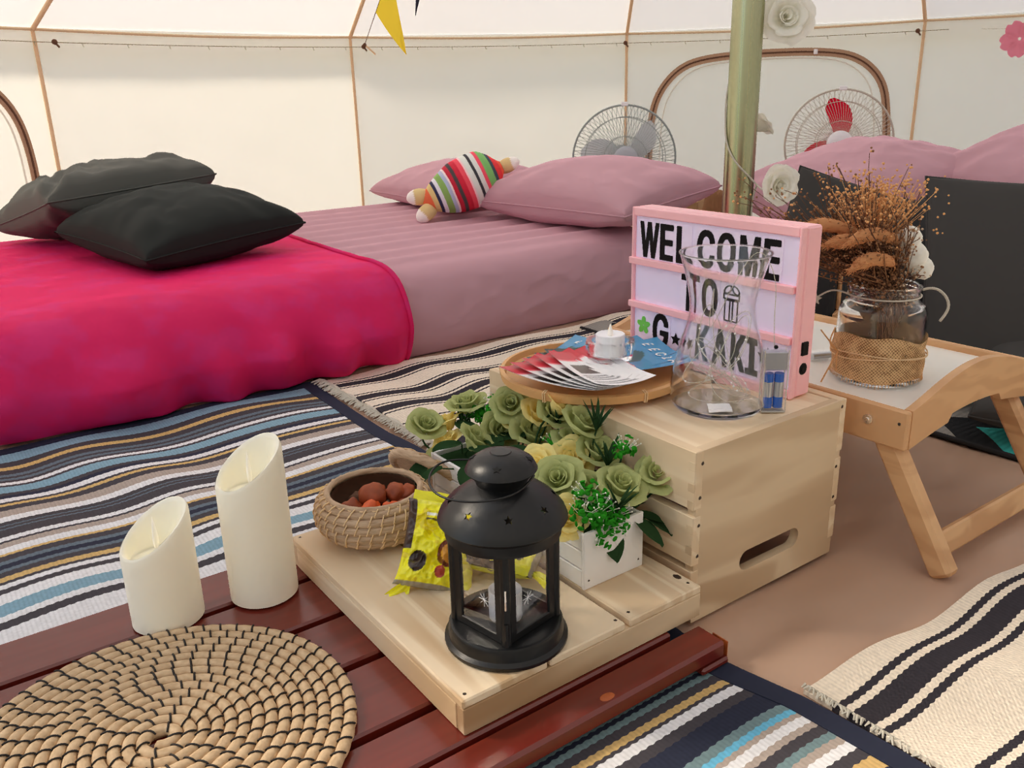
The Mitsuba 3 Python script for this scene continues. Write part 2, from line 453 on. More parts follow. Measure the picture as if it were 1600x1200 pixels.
def arch(name, pts, label, pull):
    struct(name, label)
    sp = np.array([(a, z) for a, z in pts])
    for _ in range(4):
        q4 = np.empty((2 * len(sp) - 2, 2)); q4[0::2] = 0.75 * sp[:-1] + 0.25 * sp[1:]; q4[1::2] = 0.25 * sp[:-1] + 0.75 * sp[1:]
        sp = np.vstack([sp[:1], q4, sp[-1:]])
    P0 = np.array([ring(a, z, RT - 0.012) for a, z in sp])
    cen = P0.mean(0)
    t = np.gradient(P0, axis=0); t /= np.linalg.norm(t, axis=1, keepdims=True)
    nrm = np.array([CX, CY, 0]) - cen * [1, 1, 0]; nrm /= np.linalg.norm(nrm)
    side = np.cross(t, nrm)
    for off, w, mt, h in ((0.0, 0.019, 'mat_zip', 0.004), (0.0, 0.0035, 'mat_dried_dark', 0.007)):
        prof = np.array([[-w, 0], [-w, h], [w, h], [w, 0]])
        G = P0[:, None] + side[:, None] * prof[None, :, 0:1] + nrm * prof[None, :, 1:2]
        m = gridmesh(G, wrap_v=True)
        part('zip_tape' if h < 0.005 else 'zip', m, mt, name, smooth=False)
    # the flap inside the zip stands a little proud, with the shadow line of its welt
    G = P0[:, None] * 1.0
    inner = [p + (cen - p) * 0.10 for p in P0]
    part('flap_welt', tube([p + nrm * 0.002 for p in inner], 0.004, 5), 'mat_wall', name, smooth=True)
    if pull is not None:
        p = P0[pull]
        m = xf(box(-0.012, 0.012, -0.006, 0.006, -0.012, 0.012, 0.003), p + nrm * 0.014)
        part('zip_pull', m, 'mat_white_plastic', name)


arch('window_1', [(49.9, 0.05), (49.8, 0.35), (49.6, 0.56), (48.7, 0.685), (46.7, 0.79), (44.0, 0.832), (38.7, 0.848), (31.5, 0.847), (28.0, 0.812), (25.6, 0.70), (24.9, 0.53), (24.7, 0.35), (24.7, 0.05)],
     'rounded zip flap in the tent wall behind the pole', 118)
arch('window_2', [(140.0, 0.05), (140.0, 0.55), (138.0, 0.72), (134, 0.82), (127, 0.85), (120.5, 0.83), (117.3, 0.75), (115.7, 0.66), (115.05, 0.54), (114.95, 0.36), (115.0, 0.05)],
     'rounded zip flap at the left edge of the tent wall', None)

# cord that runs round the tent below the eave
cord_pts = []
for a in np.arange(20, 146, 1.0):
    k = ((a - SEAM0) % 30) / 30
    p = ring(a, 0.921 - 0.006 * math.sin(PI * k) , RT - 0.03)
    cord_pts.append(p)
cd = thing('cord', 'thin pale cord with small hooks strung along the tent wall below the eave', 'cord')
part('line', tube(cord_pts, 0.0016, 5), 'mat_wire', cd, smooth=True)
for a in np.arange(24, 140, 3.7):
    p = ring(a, 0.921 - 0.006 * math.sin(PI * ((a - SEAM0) % 30) / 30), RT - 0.03)
    part('hook', tube([p, p + [0, 0, -0.008], p + [0.003, -0.003, -0.014]], 0.0014, 5), 'mat_wire', cd)
for a in (22.9, 52.6, 81.3, 111.2):
    p = ring(a, 0.922, RT - 0.03)
    part('clip', cat(xf(ball(0.011, 1), p), tube([p, p + [0.006, -0.004, -0.01], p + [0.013, -0.008, -0.02]], 0.004, 6)), 'mat_dried_dark', cd, smooth=40)

# ------------------------------------------------------------------ rugs
def L(r, g, b): return S(r, g, b)
NAVY, BLUE, DARK, GREYB, TAN, WHITE, TAUPE, TEALG, CYAN = (S(30, 36, 58), S(128, 164, 182), S(64, 60, 66), S(96, 110, 122), S(206, 172, 112), S(228, 228, 230), S(172, 158, 148), S(112, 136, 140), S(104, 182, 214))
stripes_up = [  # from the bed towards the camera: (end y, colour)
    (1.965, NAVY), (1.915, BLUE), (1.885, DARK), (1.866, TAN), (1.842, DARK), (1.828, GREYB), (1.818, DARK), (1.806, GREYB), (1.795, DARK), (1.780, WHITE), (1.770, DARK), (1.736, BLUE), (1.722, DARK), (1.708, NAVY),
    (1.690, WHITE), (1.681, DARK), (1.670, TAN), (1.650, DARK), (1.622, TAUPE), (1.600, WHITE), (1.586, DARK), (1.582, GREYB), (1.573, DARK), (1.569, GREYB), (1.540, DARK),
    (1.525, WHITE), (1.518, DARK), (1.500, TAUPE), (1.478, WHITE), (1.470, TAN), (1.452, DARK), (1.440, GREYB), (1.425, NAVY), (1.415, GREYB), (1.398, DARK), (1.382, TAN), (1.374, DARK), (1.360, WHITE), (1.345, DARK),
    (1.315, WHITE), (1.285, BLUE), (1.270, WHITE), (1.252, DARK), (1.20, WHITE), (1.15, DARK), (0.62, DARK)]
stripes_low = [(0.605, DARK), (0.598, TEALG), (0.592, NAVY), (0.583, TEALG), (0.571, DARK), (0.560, TAN), (0.555, DARK), (0.541, WHITE), (0.526, DARK), (0.496, NAVY),
               (0.484, TEALG), (0.475, CYAN), (0.468, TAUPE), (0.456, WHITE), (0.447, TAUPE), (0.434, DARK), (0.424, TEALG), (0.413, TAUPE), (0.400, WHITE), (0.385, DARK), (0.365, TAN), (0.35, NAVY), (0.31, TEALG), (0.27, WHITE), (0.2, DARK)]
allst = stripes_up + stripes_low
bounds = [y for y, _ in allst][::-1]
cols = [NAVY] + [c for _, c in allst][::-1]
# cols[k] belongs below bounds[k]; the colour above the last bound is the border
cols = [cols[0]] + [c for _, c in allst][::-1]
bounds_a = bounds
colors_a = [DARK] + [c for _, c in allst[:0:-1]] + [allst[0][1]]
# each entry (end, colour): the colour runs down to `end`; so between bound k and k+1 (ascending) lies the colour whose end is bound k
colors_a = [S(64, 60, 66)] + [c for _, c in allst][::-1]
mat('mat_rug_multi', pr(stripe_tex(bounds_a, colors_a, wob=0.014), 0.85))
mat('mat_rug_border', pr(S(28, 34, 56), 0.85))
CREAM, INK = S(228, 216, 198), S(44, 40, 48)


def groups(centers, thick, gap, thin_):
    b, c = [], [CREAM]
    for y in sorted(centers):
        for e, col in ((y - thick / 2 - gap - thin_, INK), (y - thick / 2 - gap, CREAM), (y - thick / 2, INK), (y + thick / 2, CREAM), (y + thick / 2 + gap, INK), (y + thick / 2 + gap + thin_, CREAM)):
            b.append(e); c.append(col)
    return b, c


bb, cb = groups([1.909, 1.776, 1.673, 1.541, 1.418], 0.034, 0.009, 0.006)
mat('mat_rug_ink', pr(stripe_tex(bb, cb, wob=0.016), 0.95))
bc, cc = groups([0.429, 0.279, 0.129, -0.02, -0.17], 0.029, 0.0095, 0.0095)
mat('mat_rug_cream', bump(pr(stripe_tex(bc, cc, wob=0.01), 0.95), lambda p, n, uv: 0.0007 * (dr.sin(p.x * 900) * dr.sin(p.y * 900)), 1.0, 5e-4))


def ripple(x, y, amp, wl, seed, ang=0.25):
    p = np.stack([x, y, x * 0], -1)
    ph = x * math.cos(ang) + y * math.sin(ang)
    w = 0.5 + 0.5 * np.sin(2 * PI * ph / wl + 5.0 * fbm3(p, 2.2, 2, seed))
    return amp * w * (0.35 + 1.3 * np.clip(fbm3(p, 3.0, 2, seed + 1) + 0.5, 0, 1))


rug = thing('striped_rug', 'flat woven rug striped in blue, grey, tan and white, under the red table', 'rug')


def border_x(y):
    return np.interp(y, [-0.6, 0.37, 0.49, 0.61, 1.33, 1.55, 2.0], [0.77, 0.772, 0.765, 0.745, 0.80, 0.785, 0.806])


def rugA_z(x, y):
    mask = np.clip((y - 1.19) / 0.12, 0, 1) + np.clip((0.575 - y) / 0.08, 0, 1)
    edge = np.clip((2.0 - y) / 0.1, 0, 1) * 0.8 + 0.2
    return 0.0045 + mask * edge * ripple(x, y, 0.010, 0.33, 11)


ys = np.linspace(-0.45, 2.0, 250)
U = np.linspace(0, 1, 190)
xl_ = np.maximum(-0.80, CX - np.sqrt(2.64 ** 2 - (ys - CY) ** 2))[None]
X = xl_ + (border_x(ys)[None] - 0.032 - xl_) * U[:, None]
Y = np.broadcast_to(ys[None], X.shape)
part('weave', slab(np.stack([X, Y, rugA_z(X, Y)], -1), 0.004), 'mat_rug_multi', rug, smooth=40)
U = np.linspace(0, 1, 5)
X = border_x(ys)[None] - 0.034 + 0.034 * U[:, None]; Y = np.broadcast_to(ys[None], X.shape)
part('border', slab(np.stack([X, Y, rugA_z(X, Y) + 0.0012], -1), 0.005), 'mat_rug_border', rug, smooth=40)
xs = np.linspace(-0.80, 0.806, 150)
X, Y = np.meshgrid(xs, np.linspace(1.972, 2.004, 5), indexing='ij')
part('border', slab(np.stack([X, Y, rugA_z(X, Y) + 0.0012], -1), 0.005), 'mat_rug_border', rug, smooth=40)

rb = thing('cotton_rug', 'cream cotton rug with charcoal stripes and fringed end, between the bed and the crate', 'rug')
xs, ys = np.linspace(0.825, 1.93, 150), np.linspace(1.31, 1.985, 100)
X, Y = np.meshgrid(xs, ys, indexing='ij')
part('weave', slab(np.stack([X, Y, 0.005 + ripple(X, Y, 0.010, 0.36, 21)], -1), 0.004), 'mat_rug_ink', rb, smooth=40)


def fringe(x_edge, y0, y1, n, length, seed, zf):
    r = np.random.default_rng(seed); ms = []
    for y in np.linspace(y0, y1, n):
        for _ in range(3):
            a, w = r.normal(0, 0.35), r.normal(0, 0.004)
            l = length * r.uniform(0.6, 1.1)
            p0 = np.array([x_edge + 0.006, y + w, zf + 0.004]); p2 = p0 + [-l * math.cos(a), l * math.sin(a), -0.001]
            pm = (p0 + p2) / 2 + [0, r.normal(0, 0.003), 0.004]
            ms.append(tube([p0, pm, p2], [0.0022, 0.002, 0.001], 4))
    return cat(*ms)


part('hem', tube([(0.826, y, 0.009 + 0.003 * math.sin(y * 60)) for y in np.linspace(1.31, 1.985, 60)], 0.006, 6), 'mat_cord', rb, smooth=True)
part('fringe', fringe(0.826, 1.315, 1.98, 110, 0.034, 3, 0.006), 'mat_cord', rb)
labels[rb + '__fringe'] = {'label': 'knotted cream fringe', 'kind': 'stuff'}

rc = thing('cotton_rug', 'thick cream cotton rug with broad black stripes in front of the folding tray table', 'rug')
xs, ys = np.linspace(0.776, 1.95, 200), np.linspace(-0.35, 0.5, 150)
X, Y = np.meshgrid(xs, ys, indexing='ij')
Yw = Y + 0.012 * fbm3(np.stack([X, X * 0, X * 0], -1), 5, 2, 4) - (X - 0.79) * 0.045
part('weave', slab(np.stack([X, Yw, 0.007 + ripple(X, Y, 0.013, 0.24, 31, 0.5)], -1), 0.006), 'mat_rug_cream', rc, smooth=40)
part('fringe', fringe(0.776, -0.3, 0.495, 90, 0.010, 5, 0.006), 'mat_cord', rc)
labels[rc + '__fringe'] = {'label': 'short cream end threads', 'kind': 'stuff'}


# geometric turquoise mat by the second bed
def chev(p, n, uv):
    u, v = p.y * 0.9 + 0.35 * (p.x - 1.6), p.x
    zz = dr.abs(2 * (p.x / 0.5 - dr.floor(p.x / 0.5)) - 1) * 0.28
    t = (p.y + zz) / 0.34
    t = t - dr.floor(t)
    c = dr.select(t < 0.34, mi.Color3f(S(60, 178, 172)), dr.select(t < 0.62, mi.Color3f(S(24, 26, 30)), mi.Color3f(S(150, 146, 140))))
    return c * (0.8 + 0.2 * dr.abs(dr.sin(p.y * 260)))


mat('mat_mat_teal', bump(pr(chev, 0.9), lambda p, n, uv: 0.002 * dr.abs(dr.sin(p.y * 210)), 1.0))
td = thing('quilted_mat', 'ribbed turquoise, grey and black chevron mat on the groundsheet by the second bed', 'mat')
xs, ys = np.linspace(1.66, 2.15, 60), np.linspace(0.05, 1.95, 120)
X, Y = np.meshgrid(xs, ys, indexing='ij')
part('quilt', slab(np.stack([X, Y, 0.006 + ripple(X, Y, 0.006, 0.3, 41)], -1), 0.006), 'mat_mat_teal', td, smooth=40)
part('piping', tube([(1.66, y, 0.006) for y in np.linspace(0.05, 1.95, 40)], 0.006, 6), 'mat_black_cloth', td, smooth=True)


# ------------------------------------------------------------------ bedding
def mattress_mesh(x0, x1, y0, y1, h, ridge=True, seed=0, bulge=0.03, nx=170, wr=1.0):
    ts = []
    r = 0.075
    prof = [(y0, 0.0), (y0 - bulge * 0.5, 0.03), (y0 - bulge, h * 0.4), (y0 - bulge * 0.85, h * 0.62), (y0 - bulge * 0.2, h - r * 0.55), (y0 + r * 0.5, h - 0.012), (y0 + r * 1.4, h)]
    near = spline(prof, 46)
    top = np.stack([np.linspace(y0 + r * 1.4, y1 - r * 1.4, 120)[1:-1], np.full(118, h)], 1)
    far = near[::-1].copy(); far[:, 0] = y0 + y1 - far[:, 0]
    sec = np.vstack([near, top, far])
    xs = np.linspace(0, 1, nx)
    xs = x0 + (x1 - x0) * (0.5 - 0.5 * np.cos(PI * xs)) * 0.35 + (x1 - x0) * xs * 0.65
    m = len(sec)
    P = np.zeros((nx, m, 3))
    cy, cz = (y0 + y1) / 2, h * 0.45
    for i, x in enumerate(xs):
        e = min(x - x0, x1 - x)
        k = 1.0
        if e < 0.09:
            k = math.sqrt(max(0.0, 1 - (1 - e / 0.09) ** 2))
        ins = (1 - k) * 0.09
        P[i, :, 0] = x
        dy = sec[:, 0] - cy; dz = sec[:, 1] - cz
        P[i, :, 1] = cy + np.sign(dy) * np.maximum(np.abs(dy) - ins * (np.abs(dy) > 0.3), 0)
        P[i, :, 2] = cz + np.sign(dz) * np.maximum(np.abs(dz) - ins, 0)
    P[..., 2] = np.maximum(P[..., 2], 0.002)
    topness = np.clip((P[..., 2] - h * 0.8) / (h * 0.2), 0, 1)
    if ridge:
        P[..., 2] += topness * 0.007 * np.cos(2 * PI * (P[..., 1] - y0) / 0.13) * np.clip((P[..., 1] - y0 - 0.03) / 0.1, 0, 1)
    q = P.copy()
    P[..., 2] += topness * 0.006 * fbm3(q * [2.0, 9, 1], 1.5, 3, seed)
    sd = 1 - topness
    nse = 1 - 2 * np.abs(fbm3(q * [1.0, 1, 0.8] + 0.25 * fbm3(q, 4, 2, seed + 3)[..., None], 6, 3, seed + 1)) * 1.4
    P[..., 1] -= sd * wr * 0.012 * (nse - 0.6) * np.sign(cy - P[..., 1])
    m_ = gridmesh(P)
    n0 = len(m_.vertices)
    V = np.vstack([m_.vertices, P[0].mean(0), P[-1].mean(0)])
    j = np.arange(m); j2 = (j + 1) % m
    caps = np.vstack([np.stack([j * 0 + n0, j2, j], 1), np.stack([j * 0 + n0 + 1, (nx - 1) * m + j, (nx - 1) * m + j2], 1)])
    return tm(V, np.vstack([m_.faces, np.stack([np.arange(nx - 1) * m, np.arange(nx - 1) * m + m - 1, (np.arange(nx - 1) + 1) * m + m - 1], 1), np.stack([np.arange(nx - 1) * m, (np.arange(nx - 1) + 1) * m + m - 1, (np.arange(nx - 1) + 1) * m], 1), caps])), sec


BH = 0.25
mm, sec = mattress_mesh(0.04, 2.12, 2.035, 3.46, BH, seed=3)
bed = thing('air_bed', 'low ridged air bed under a mauve fitted sheet, with the bright pink throw on it', 'bed')
part('fitted_sheet', mm, 'mat_sheet', bed, smooth=60)

# the pink plush throw: follows the bed's section, wraps its foot corner, its folds hang down the near side
xs = np.linspace(-0.10, 1.085, 210)
n_sec = len(sec)
cut = np.vstack([sec[: 46 + 118], ])
s_near = cut[::-1]                                          # from the far top edge to the near foot
m = len(s_near)
P = np.zeros((len(xs), m, 3))
arc = np.r_[0, np.cumsum(np.linalg.norm(np.diff(s_near, axis=0), axis=1))]
for i, x in enumerate(xs):
    P[i, :, 1], P[i, :, 2] = s_near[:, 0], s_near[:, 1]
    P[i, :, 0] = x
drop = np.clip((BH - 0.02 - P[..., 2]) / BH, 0, 1)
sidef = np.clip((BH - P[..., 2]) / (BH * 0.6), 0, 1)
# end edge bows: further right low on the side, and set in at the top
edge_shift = np.interp(P[..., 1], [1.98, 2.05, 2.2, 2.9, 3.5], [0.0, -0.01, -0.03, 0.0, -0.08])
t01 = (P[..., 0] - xs[0]) / (xs[-1] - xs[0])
P[..., 0] += edge_shift * t01
P[..., 1] -= 0.014 * sidef + 0.012
P[..., 2] += 0.012 * (1 - sidef)
q = np.stack([P[..., 0], P[..., 2] * 0.6, P[..., 1] * 0.3], -1)
fold = np.sin(P[..., 0] * 2 * PI / 0.16 + 11 * fbm3(q, 2.0, 2, 15) + P[..., 2] * 9)
amp = (drop ** 0.9) * 0.024
P[..., 1] -= sidef * 0.010 * np.sin(P[..., 0] * 2 * PI / 0.27 - P[..., 2] * 16 + 8 * fbm3(q, 3.0, 3, 25)) + sidef * 0.030 * np.abs(fbm3(q, 5.0, 3, 27))
P[..., 1] -= amp * (fold + 0.5) + sidef * 0.03 * np.sin(PI * np.clip(P[..., 2] / BH, 0, 1)) + 0.02 * drop * (fbm3(q, 4, 2, 8) + 0.3)
P[..., 2] += (1 - sidef) * 0.012 * fbm3(np.stack([P[..., 0], P[..., 1], P[..., 1] * 0], -1), 5, 3, 19)
low = P[..., 2] < 0.05
P[..., 2] = np.maximum(P[..., 2] + 0.02 * drop * (0.5 + fbm3(q * [1, 0, 0], 7, 2, 2)), 0.012)
# round the foot corner
lx = np.clip((0.30 - P[..., 0]) / 0.40, 0, 1)
P[..., 1] += lx ** 2 * 0.22 * sidef
nrm = np.cross(np.gradient(P, axis=0), np.gradient(P, axis=1)); nrm /= np.linalg.norm(nrm, axis=-1, keepdims=True) + 1e-12
if nrm[100, 60, 2] < 0: nrm = -nrm
inner = P - nrm * 0.006
Vt = np.vstack([P.reshape(-1, 3), inner.reshape(-1, 3)])
a = gridmesh(P); nA = P.shape[0] * m
ii = np.arange(P.shape[0])
ringi = [(0, j) for j in range(m)] + [(i, m - 1) for i in range(1, len(xs))] + [(len(xs) - 1, j) for j in range(m - 2, -1, -1)] + [(i, 0) for i in range(len(xs) - 2, 0, -1)]
idx = np.array([i * m + j for i, j in ringi]); nx_ = np.roll(idx, -1)
blanket = tm(Vt, np.vstack([a.faces, a.faces[:, ::-1] + nA, np.stack([idx, idx + nA, nx_ + nA], 1), np.stack([idx, nx_ + nA, nx_], 1)]))
bk = thing('throw_blanket', 'hot pink plush throw draped over the foot of the air bed', 'blanket')
part('plush', blanket, 'mat_pink', bk, smooth=70)
part('hem', tube(P[-1, ::2] + nrm[-1, ::2] * 0.002, 0.007, 8), 'mat_pink', bk, smooth=True)


def pillow(w, h, t, seed=0, pin=0.05, puff=0.36, wr=0.012, n=46, sag=0.0):
    u = np.sin(np.linspace(-PI / 2, PI / 2, n))
    u = 0.6 * u + 0.4 * np.linspace(-1, 1, n)
    Ug, Vg = np.meshgrid(u, u, indexing='ij')
    X = w / 2 * Ug * (1 - pin * (1 - Vg ** 2)); Y = h / 2 * Vg * (1 - pin * (1 - Ug ** 2))
    th = t / 2 * np.clip((1 - Ug ** 2) * (1 - Vg ** 2), 0, 1) ** puff
    top = np.stack([X, Y, th], -1); bot = np.stack([X, Y, -th * 0.8], -1)
    q = np.stack([X, Y, X * 0], -1) / max(w, h)
    ang = np.arctan2(Vg, Ug); rr = np.sqrt(Ug ** 2 + Vg ** 2)
    pleat = np.sin(ang * 14 + 7 * fbm3(q, 3, 2, seed + 4)) * np.clip(rr - 0.45, 0, 1) * (np.abs(np.sin(2 * ang)) ** 2)
    env = np.clip((1 - Ug ** 2) * (1 - Vg ** 2), 0, 1) ** 0.3
    k = env * wr * (2.4 * fbm3(q + seed, 4.5, 3, seed) + 0.9 * pleat)
    top[..., 2] += k; bot[..., 2] -= k * 0.5
    if sag:
        for P_ in (top, bot): P_[..., 2] -= sag * (Ug ** 2)
    a, b = gridmesh(top), gridmesh(bot)
    b.faces = b.faces[:, ::-1]
    mth = trimesh.util.concatenate([a, b]); mth.merge_vertices(digits_vertex=6)
    return mth


def pillow_edge(w, h, pin, n=60, sag=0.0, r=0.003):
    pts = []
    for side in range(4):
        for s in np.linspace(-1, 1, n // 4, endpoint=False):
            u, v = ((s, -1), (1, s), (-s, 1), (-1, -s))[side]
            pts.append((w / 2 * u * (1 - pin * (1 - v * v)), h / 2 * v * (1 - pin * (1 - u * u)), -sag * u * u))
    return tube(pts, r, 6, closed=True)


def put_pillow(name, label, category, mt, w, h, t, loc, rx, ry, rz, seed, group=None, **kw):
    key = thing(name, label, category, group)
    r_ = kw.pop('piping', 0.0028); M_ = kw.pop('M', None)
    if M_ is not None:
        for nm, me in (('cover', pillow(w, h, t, seed, **kw)), ('seam', pillow_edge(w, h, kw.get('pin', 0.05), r=r_))):
            me.apply_transform(M_); part(nm, me, mt, key, smooth=True)
        return key
    part('cover', xf(pillow(w, h, t, seed, **kw), loc, rx, ry, rz), mt, key, smooth=True)
    part('seam', xf(pillow_edge(w, h, kw.get('pin', 0.05), sag=kw.get('sag', 0.0), r=r_), loc, rx, ry, rz), mt, key, smooth=True)
    return key


put_pillow('pillow', 'plump mauve pillow at the head of the air bed, nearest the light box', 'pillow', 'mat_sheet', 0.50, 0.74, 0.24, (2.06, 2.36, 0.345), 0, -6, 6, 3, wr=0.016, pin=0.03)
put_pillow('pillow', 'mauve pillow at the far side of the air bed, behind the striped soft toy', 'pillow', 'mat_sheet', 0.46, 0.70, 0.17, (1.98, 3.16, 0.335), 0, -10, -4, 5, wr=0.012, pin=0.04)
put_pillow('cushion', 'dark green velvet cushion, in front of the grey one on the pink throw', 'cushion', 'mat_green_velvet', 0.50, 0.50, 0.22, (0.705, 2.61, 0.345), 4, -4, 14, 11, wr=0.016)
put_pillow('cushion', 'grey velvet cushion leaning behind the dark green cushion on the pink throw', 'cushion', 'mat_grey_velvet', 0.53, 0.53, 0.24, (0.605, 3.09, 0.392), -12, -4, 12, 13, wr=0.034)

# second bed, at the right
mm2, _ = mattress_mesh(2.25, 3.75, 0.35, 2.0, 0.24, seed=8, nx=80)
b2 = thing('air_bed', 'air bed under a mauve sheet behind the dark cushions', 'bed')
part('fitted_sheet', mm2, 'mat_sheet', b2, smooth=60)
put_pillow('pillow', 'puffy mauve pillow on the second bed, below the fan with the red blade', 'pillow', 'mat_sheet', 0.60, 0.68, 0.28, (2.64, 1.70, 0.360), 4, -14, -26, 17, wr=0.02, pin=0.05)
put_pillow('pillow', 'puffy creased mauve pillow at the right edge, behind the big charcoal cushion', 'pillow', 'mat_sheet', 0.60, 0.68, 0.30, (2.78, 1.08, 0.425), 6, -14, -28, 23, wr=0.026, pin=0.05)


def leaning(corner, along, upd, w, h):
    """matrix of a cushion whose top corner is given, its top edge running along `along`, its side along `upd`."""
    y_ = np.asarray(along, float); y_ /= np.linalg.norm(y_)
    x_ = np.asarray(upd, float); x_ = x_ - y_ * (x_ @ y_); x_ /= np.linalg.norm(x_)
    M = np.eye(4); M[:3, 0], M[:3, 1], M[:3, 2] = x_, y_, np.cross(x_, y_)
    M[:3, 3] = np.asarray(corner) + y_ * h / 2 - x_ * w / 2
    return M


put_pillow('cushion', 'charcoal cushion standing behind the dried flowers, its corner beside a white rose', 'cushion', 'mat_charcoal', 0.40, 0.42, 0.11, None, 0, 0, 0, 29, wr=0.006, M=leaning((2.093, 1.525, 0.478), (0.55, -0.72, -0.26), (0.40, 0.12, 0.82), 0.40, 0.42))
put_pillow('cushion', 'big charcoal cushion leaning on the second bed behind the tray table', 'cushion', 'mat_charcoal', 0.54, 0.50, 0.12, None, 0, 0, 0, 31, wr=0.005, M=leaning((2.02, 1.12, 0.478), (0.60, -0.80, -0.03), (0.46, 0.30, 0.83), 0.54, 0.50))
put_pillow('cushion', 'black shiny cushion between the two charcoal ones', 'cushion', 'mat_black_cloth', 0.36, 0.22, 0.09, (2.20, 1.215, 0.225), 0, -70, -28, 37, wr=0.008)
put_pillow('cushion', 'dark grey cushion lying on the turquoise mat under the tray table', 'cushion', 'mat_charcoal', 0.40, 0.40, 0.12, (1.90, 0.66, 0.085), 6, -10, 24, 41, wr=0.006)
# ------------------------------------------------------------------ the red slatted table
tb = thing('slatted_table', 'low dark red lacquered slatted table that carries the candles and the round mat', 'table')
ZT = 0.040
edges = [0.594, 0.716, 0.838, 0.950, 1.060, 1.164]
for i in range(5):
    y0, y1 = edges[i] + (0 if i == 0 else 0.006), edges[i + 1] - 0.006
    part('slat', box(-0.70, 0.742 if i == 0 else 0.70, y0 if i else 0.594, y1 if i else 0.640, ZT - 0.024, ZT, 0.004) if i == 0 else box(-0.70, 0.70, y0, y1, ZT - 0.02, ZT, 0.003), 'mat_red_wood', tb)
    if i == 0:
        part('slat', box(-0.70, 0.70, 0.646, 0.710, ZT - 0.02, ZT, 0.003), 'mat_red_wood', tb)
for x in (-0.6, -0.1, 0.62):
    part('crossbar', box(x, x + 0.06, 0.645, 1.15, 0.006, ZT - 0.0205, 0.003), 'mat_red_wood', tb)
part('leg', box(0.700, 0.748, 0.592, 0.628, 0.0056, ZT - 0.0245, 0.003), 'mat_red_wood', tb)
part('leg', box(-0.70, -0.64, 0.592, 0.640, 0.0056, ZT - 0.0245, 0.003), 'mat_red_wood', tb)
part('wood_patch', xf(lathe([(0, 0.0012), (0.008, 0.0008), (0.010, 0.0)], 16), (0.555, 0.606, ZT), scale=[1, 0.6, 1]), 'mat_orange_wood', tb, smooth=True)
part('chipped_end', box(0.7485, 0.7498, 0.597, 0.622, 0.010, ZT - 0.006, 0.0004), 'mat_orange_wood', tb)

# ------------------------------------------------------------------ the crates
CRX0, CRX1, CRY0, CRY1, CRZ = 0.775, 1.085, 0.682, 1.141, 0.255
cr = thing('wooden_crate', 'pale pine crate turned upside down under the bamboo tray and the pink light box', 'crate')


def end_panel(y, t):
    pl = Polygon([(CRX0, 0.004), (CRX1, 0.004), (CRX1, CRZ), (CRX0, CRZ)])
    hole = Point(0, 0).buffer(0.0155, 12)
    from shapely import affinity, union_all
    slot = union_all([affinity.translate(hole, 0.885, 0.062), affinity.translate(hole, 0.985, 0.062)]).convex_hull
    m = prism(pl.difference(slot), t)
    m.apply_transform(trimesh.transformations.rotation_matrix(PI / 2, [1, 0, 0]))
    m.apply_translation([0, y + t, 0])
    return m


part('end_panel', end_panel(CRY0, 0.014), 'mat_pine_x', cr)
part('end_panel', end_panel(CRY1 - 0.014, 0.014), 'mat_pine_x', cr)
for x0, x1 in ((CRX0 - 0.0005, CRX0 + 0.010), (CRX1 - 0.010, CRX1 + 0.0005)):
    for z0, z1 in ((0.174, CRZ + 0.0008), (0.092, 0.164), (0.030, 0.084)):
        part('slat', box(x0 - (0.004 if x0 < 0.9 else 0), x1 + (0.004 if x0 > 0.9 else 0), CRY0 - 0.0006, CRY1 + 0.0006, z0, z1, 0.0012), 'mat_pine_y', cr)
part('bottom_board', box(CRX0 + 0.0115, CRX1 - 0.0115, CRY0 + 0.0145, CRY1 - 0.0145, CRZ - 0.010, CRZ - 0.0012, 0.001), 'mat_pine_y', cr)
for x, z in ((CRX0 + 0.008, 0.238), (CRX0 + 0.006, 0.190), (CRX1 - 0.006, 0.245), (CRX0 + 0.006, 0.15), (CRX0 + 0.006, 0.105), (CRX1 - 0.006, 0.15), (CRX1 - 0.006, 0.1)):
    part('nail', xf(lathe([(0, 0.0004), (0.0024, 0.0003), (0.0026, 0)], 10), (x, CRY0 - 0.0006, z), rx=90), 'mat_nail', cr)
for z in (0.235, 0.205, 0.180, 0.145, 0.115):
    part('finger_joint', box(CRX0 - 0.0050, CRX0 - 0.0042, CRY0 - 0.0002, CRY0 + 0.011, z - 0.006, z + 0.006, 0.0003), 'mat_pine_x', cr)

LX0, LX1, LY0, LY1, LZ0, LZ1 = 0.391, 0.757, 0.651, 1.110, ZT + 0.0005, 0.085
lc = thing('wooden_crate', 'flat pale pine crate with three planks on top that carries the black lantern', 'crate')
for x0, x1 in ((LX0, 0.5055), (0.5095, 0.6245), (0.6325, LX1)):
    part('plank', box(x0, x1, LY0, LY1, LZ1 - 0.011, LZ1, 0.0018), 'mat_pine_y', lc)
part('end_board', box(LX0 + 0.0005, LX1 - 0.0005, LY0, LY0 + 0.014, LZ0, LZ1 - 0.0112, 0.001), 'mat_pine_x', lc)
part('end_board', box(LX0 + 0.0005, LX1 - 0.0005, LY1 - 0.014, LY1, LZ0, LZ1 - 0.0112, 0.001), 'mat_pine_x', lc)
part('side_board', box(LX0, LX0 + 0.010, LY0 + 0.0145, LY1 - 0.0145, LZ0, LZ1 - 0.0112, 0.001), 'mat_pine_y', lc)
part('side_board', box(LX1 - 0.010, LX1, LY0 + 0.0145, LY1 - 0.0145, LZ0, LZ1 - 0.0112, 0.001), 'mat_pine_y', lc)
